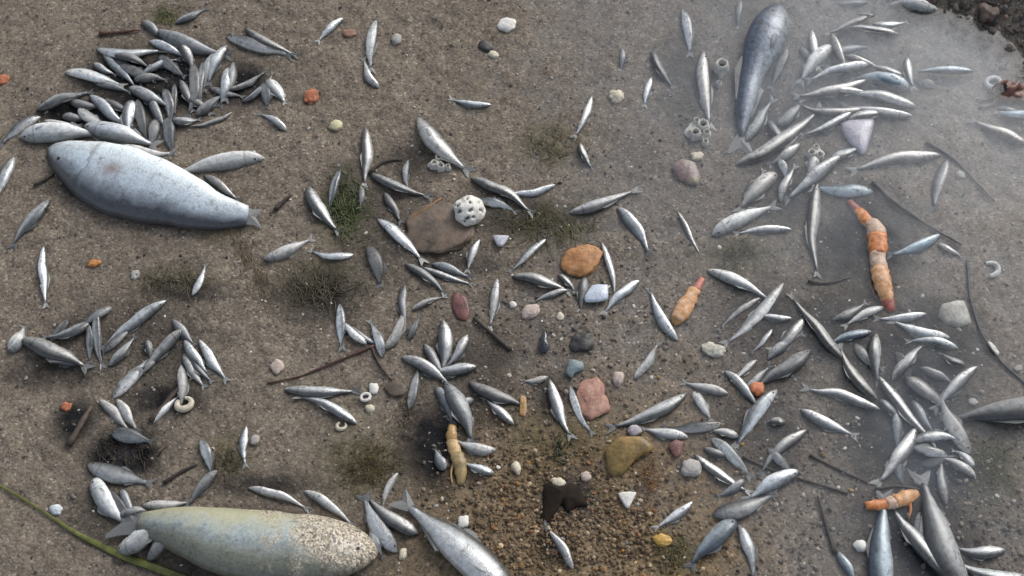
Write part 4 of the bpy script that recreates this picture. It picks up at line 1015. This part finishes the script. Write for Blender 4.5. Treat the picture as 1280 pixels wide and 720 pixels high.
# ------------------------------------------------------------------ orange crustacean pieces
def limb(name, label, cat, secs, lm, tips=None, legs=(), h=.6):
    """secs: stretches of (pixel path, half widths, material); each stretch is one part."""
    mx, my = secs[len(secs) // 2][1][0]
    base = on(mx, my)
    o = thing(name, base, label, cat)
    for part, path, ws, mat in secs:
        n = max(7, int(sum(math.hypot(b[0] - a[0], b[1] - a[1]) for a, b in zip(path, path[1:])) / 3.2))
        x, y = smooth_path(path, n); m = mpp(*path[0])
        wd = np.interp(np.linspace(0, 1, n), np.linspace(0, 1, len(ws)), ws) * m
        pts = []
        for i in range(n):
            p = on(x[i], y[i]); z = g1(p[0], p[1]) + .45 * (hget(p[0], p[1]) - g1(p[0], p[1])) + wd[i] * h * .8
            pts.append(at(x[i], y[i], z) - base)
        zz = np.array([p[2] for p in pts]); zz = np.polyval(np.polyfit(np.arange(n), zz, 2), np.arange(n))
        for p, z in zip(pts, zz): p[2] = z
        rad = [w_ * (1 + .05 * math.sin(i * 2.1)) for i, w_ in enumerate(wd)]
        rad[0] *= .95; rad[-1] *= .92
        V, F = tube(pts, rad, 12, h)
        V = np.array(V); r_m = max(rad)
        V = V + (V - np.repeat(np.array(pts), 12, 0)) * (.30 * vnoise(V[:, 0] * 90 + mx, V[:, 1] * 90 + V[:, 2] * 70, 51) + .22 * vnoise(V[:, 0] * 420, V[:, 1] * 420 + V[:, 2] * 300 + my, 52))[:, None]
        mesh_obj(part, V, F, mat, o)
    for path, w_ in legs:
        m = mpp(*path[0]); pts = strand_pts(path, 8, w_ * m, .2, .6)
        V, F = tube([p - base for p in pts], [w_ * m * (1 - .7 * i / 7) for i in range(8)], 5)
        mesh_obj('leg', V, F, secs[0][3], o)
    LM.append((lm, mx, my))
    return o
OR1 = pm((.56, .2, .06), .45, scale=150, var=.5, second=(.52, .34, .22)); OR2 = pm((.53, .28, .125), .45, scale=150, var=.4, second=(.58, .45, .36)); OR3 = pm((.47, .33, .24), .45, scale=150, var=.4, second=(.56, .48, .42)); ORR = pm((.28, .085, .065), .5, scale=120, var=.5); OCH = pm((.36, .22, .085), .45, scale=120, var=.3, coat=.2)
limb('prawn', 'orange and white banded prawn bent in the middle with red ends', 'prawn', [
    ('tail_fan', [(1061, 251), (1068, 258), (1074, 264)], [3.5, 5, 6], ORR), ('segment', [(1072, 262), (1080, 271), (1088, 281)], [6, 8, 9.5], OR1),
    ('segment', [(1086, 277), (1095, 286), (1100, 297)], [9.5, 12, 12], OR3), ('segment', [(1098, 293), (1098, 306), (1097, 318)], [12.5, 12.5, 10.5], OR1),
    ('segment', [(1097, 315), (1098, 328), (1099, 338)], [10, 11, 11.5], OR3), ('carapace', [(1099, 335), (1102, 348), (1106, 366), (1110, 378)], [11.5, 12, 10, 7], OR2), ('head', [(1109, 374), (1112, 384), (1115, 390)], [7.5, 7, 3], ORR)],
    'the banded prawn', legs=[([(1092, 345), (1086, 356), (1092, 366)], 1.4), ([(1094, 355), (1090, 368), (1098, 376)], 1.4), ([(1110, 352), (1118, 362), (1114, 376)], 1.3)])
limb('crab_claw', 'carrot-shaped orange claw with a reddish tip on gravel', 'crab claw', [
    ('tip', [(878, 348), (873, 357), (869, 363)], [3.5, 5, 6.5], pm((.40, .14, .10), .4)), ('shaft', [(870, 361), (862, 374), (853, 388), (846, 401)], [7, 9.5, 10.5, 8], OR2), ('joint', [(850, 394), (845, 401), (842, 406)], [9, 8, 4], OCH)], 'the carrot-shaped claw')
limb('crab_claw', 'short orange claw with a pale band lying across an upright fish', 'crab claw', [
    ('tip', [(1082, 632), (1096, 631), (1110, 629)], [5, 7.5, 8], OR1), ('band', [(1108, 629), (1114, 628), (1119, 627)], [8.6, 9, 8.8], OR3), ('shaft', [(1117, 627), (1132, 622), (1147, 616)], [8.5, 9.5, 5], OR2)], 'the short orange claw', legs=[([(1136, 626), (1139, 636), (1136, 648)], 3)])
limb('crab_pincer', 'ochre jointed crab leg standing upright beside a pale fish', 'crab leg', [
    ('joint', [(566, 532), (564, 542), (565, 552)], [5, 7.5, 6.5], OCH), ('joint', [(564, 549), (567, 560), (571, 570)], [6.5, 8, 7], pm((.42, .28, .13), .4)), ('joint', [(570, 567), (575, 580), (577, 592), (575, 606)], [7.5, 9, 7, 4], pm((.27, .20, .09), .4))], 'the ochre crab leg', legs=[([(570, 575), (562, 590), (566, 606)], 2.5)])
# broken crab shell on the waterline: domed carapace with a torn hollow and bits of leg
def crab(px, py):
    m = mpp(px, py); b = on(px, py)
    o = thing('crab_shell', b, 'broken red-brown crab shell with a pale hollow beside the white ring shell', 'crab shell')
    V, F = ICO3
    P = V * lumps(V, 2.4, .35, 23)[:, None]
    F = [f for f in F if not (V[list(f)].mean(0)[0] < -.25 and V[list(f)].mean(0)[2] > .15 and abs(V[list(f)].mean(0)[1]) < .55)]
    inner = P * .86
    n = len(V); F2 = F + [tuple(q + n for q in f[::-1]) for f in F]
    Q = np.concatenate([P, inner]) * np.array([19 * m, 15 * m, 13 * m]) + np.array([0, 0, 5 * m])
    mesh_obj('carapace', Q, F2, [pm((.16, .07, .05), .45, scale=90, var=.5, second=(.26, .16, .10)), pm((.42, .34, .28), .5)], o, mat_idx=[0] * len(F) + [1] * len(F))
    for path in ([(1240, 122), (1228, 127), (1220, 124)], [(1246, 128), (1236, 134), (1224, 134)], [(1270, 108), (1276, 98), (1272, 90)], [(1272, 122), (1284, 130), (1292, 128)]):
        pts = strand_pts(path, 8, 2.5 * m, .2, .3)
        Vt, Ft = tube([p - b for p in pts], [2.6 * m * (1 - .6 * i / 7) for i in range(8)], 6)
        mesh_obj('leg', Vt, Ft, pm((.10, .055, .042), .45), o)
    LM.append(('the broken crab shell', px, py))
crab(1258, 117)

# ------------------------------------------------------------------ labels of the small fish: look, then the landmark they lie by, told by the clock
LM += [('the large silver fish', 185, 222), ('the sand-coated fish', 325, 672), ('the long blue fish', 952, 85), ('the stout dark-backed fish', 570, 680), ('the dull grey edge fish', 1250, 515), ('the broad grey fish', 1175, 665)]
cand = {}
for i, (o, mid, adj, lab) in enumerate(FISH):
    for j, (nm, x, y) in enumerate(LM):
        d = math.hypot(mid[0] - x, mid[1] - y)
        clock = int(round(math.degrees(math.atan2(mid[0] - x, y - mid[1])) / 30)) % 12 or 12
        cand.setdefault((j, clock), []).append((d, i))
rank = {}
for k, v in cand.items():
    for r, (d, i) in enumerate(sorted(v)): rank.setdefault(i, []).append((r * 45 + d, r, k))
HOURS = 'one two three four five six seven eight nine ten eleven twelve'.split()
ORD = 'first second third fourth fifth sixth seventh eighth ninth'.split()
for i, (o, mid, adj, lab) in enumerate(FISH):
    if lab: continue
    _, r, (j, c) = min(rank[i])
    o['label'] = f"{adj}, {ORD[min(r, 8)]} one out from {LM[j][0]} at {HOURS[c - 1]} o'clock"
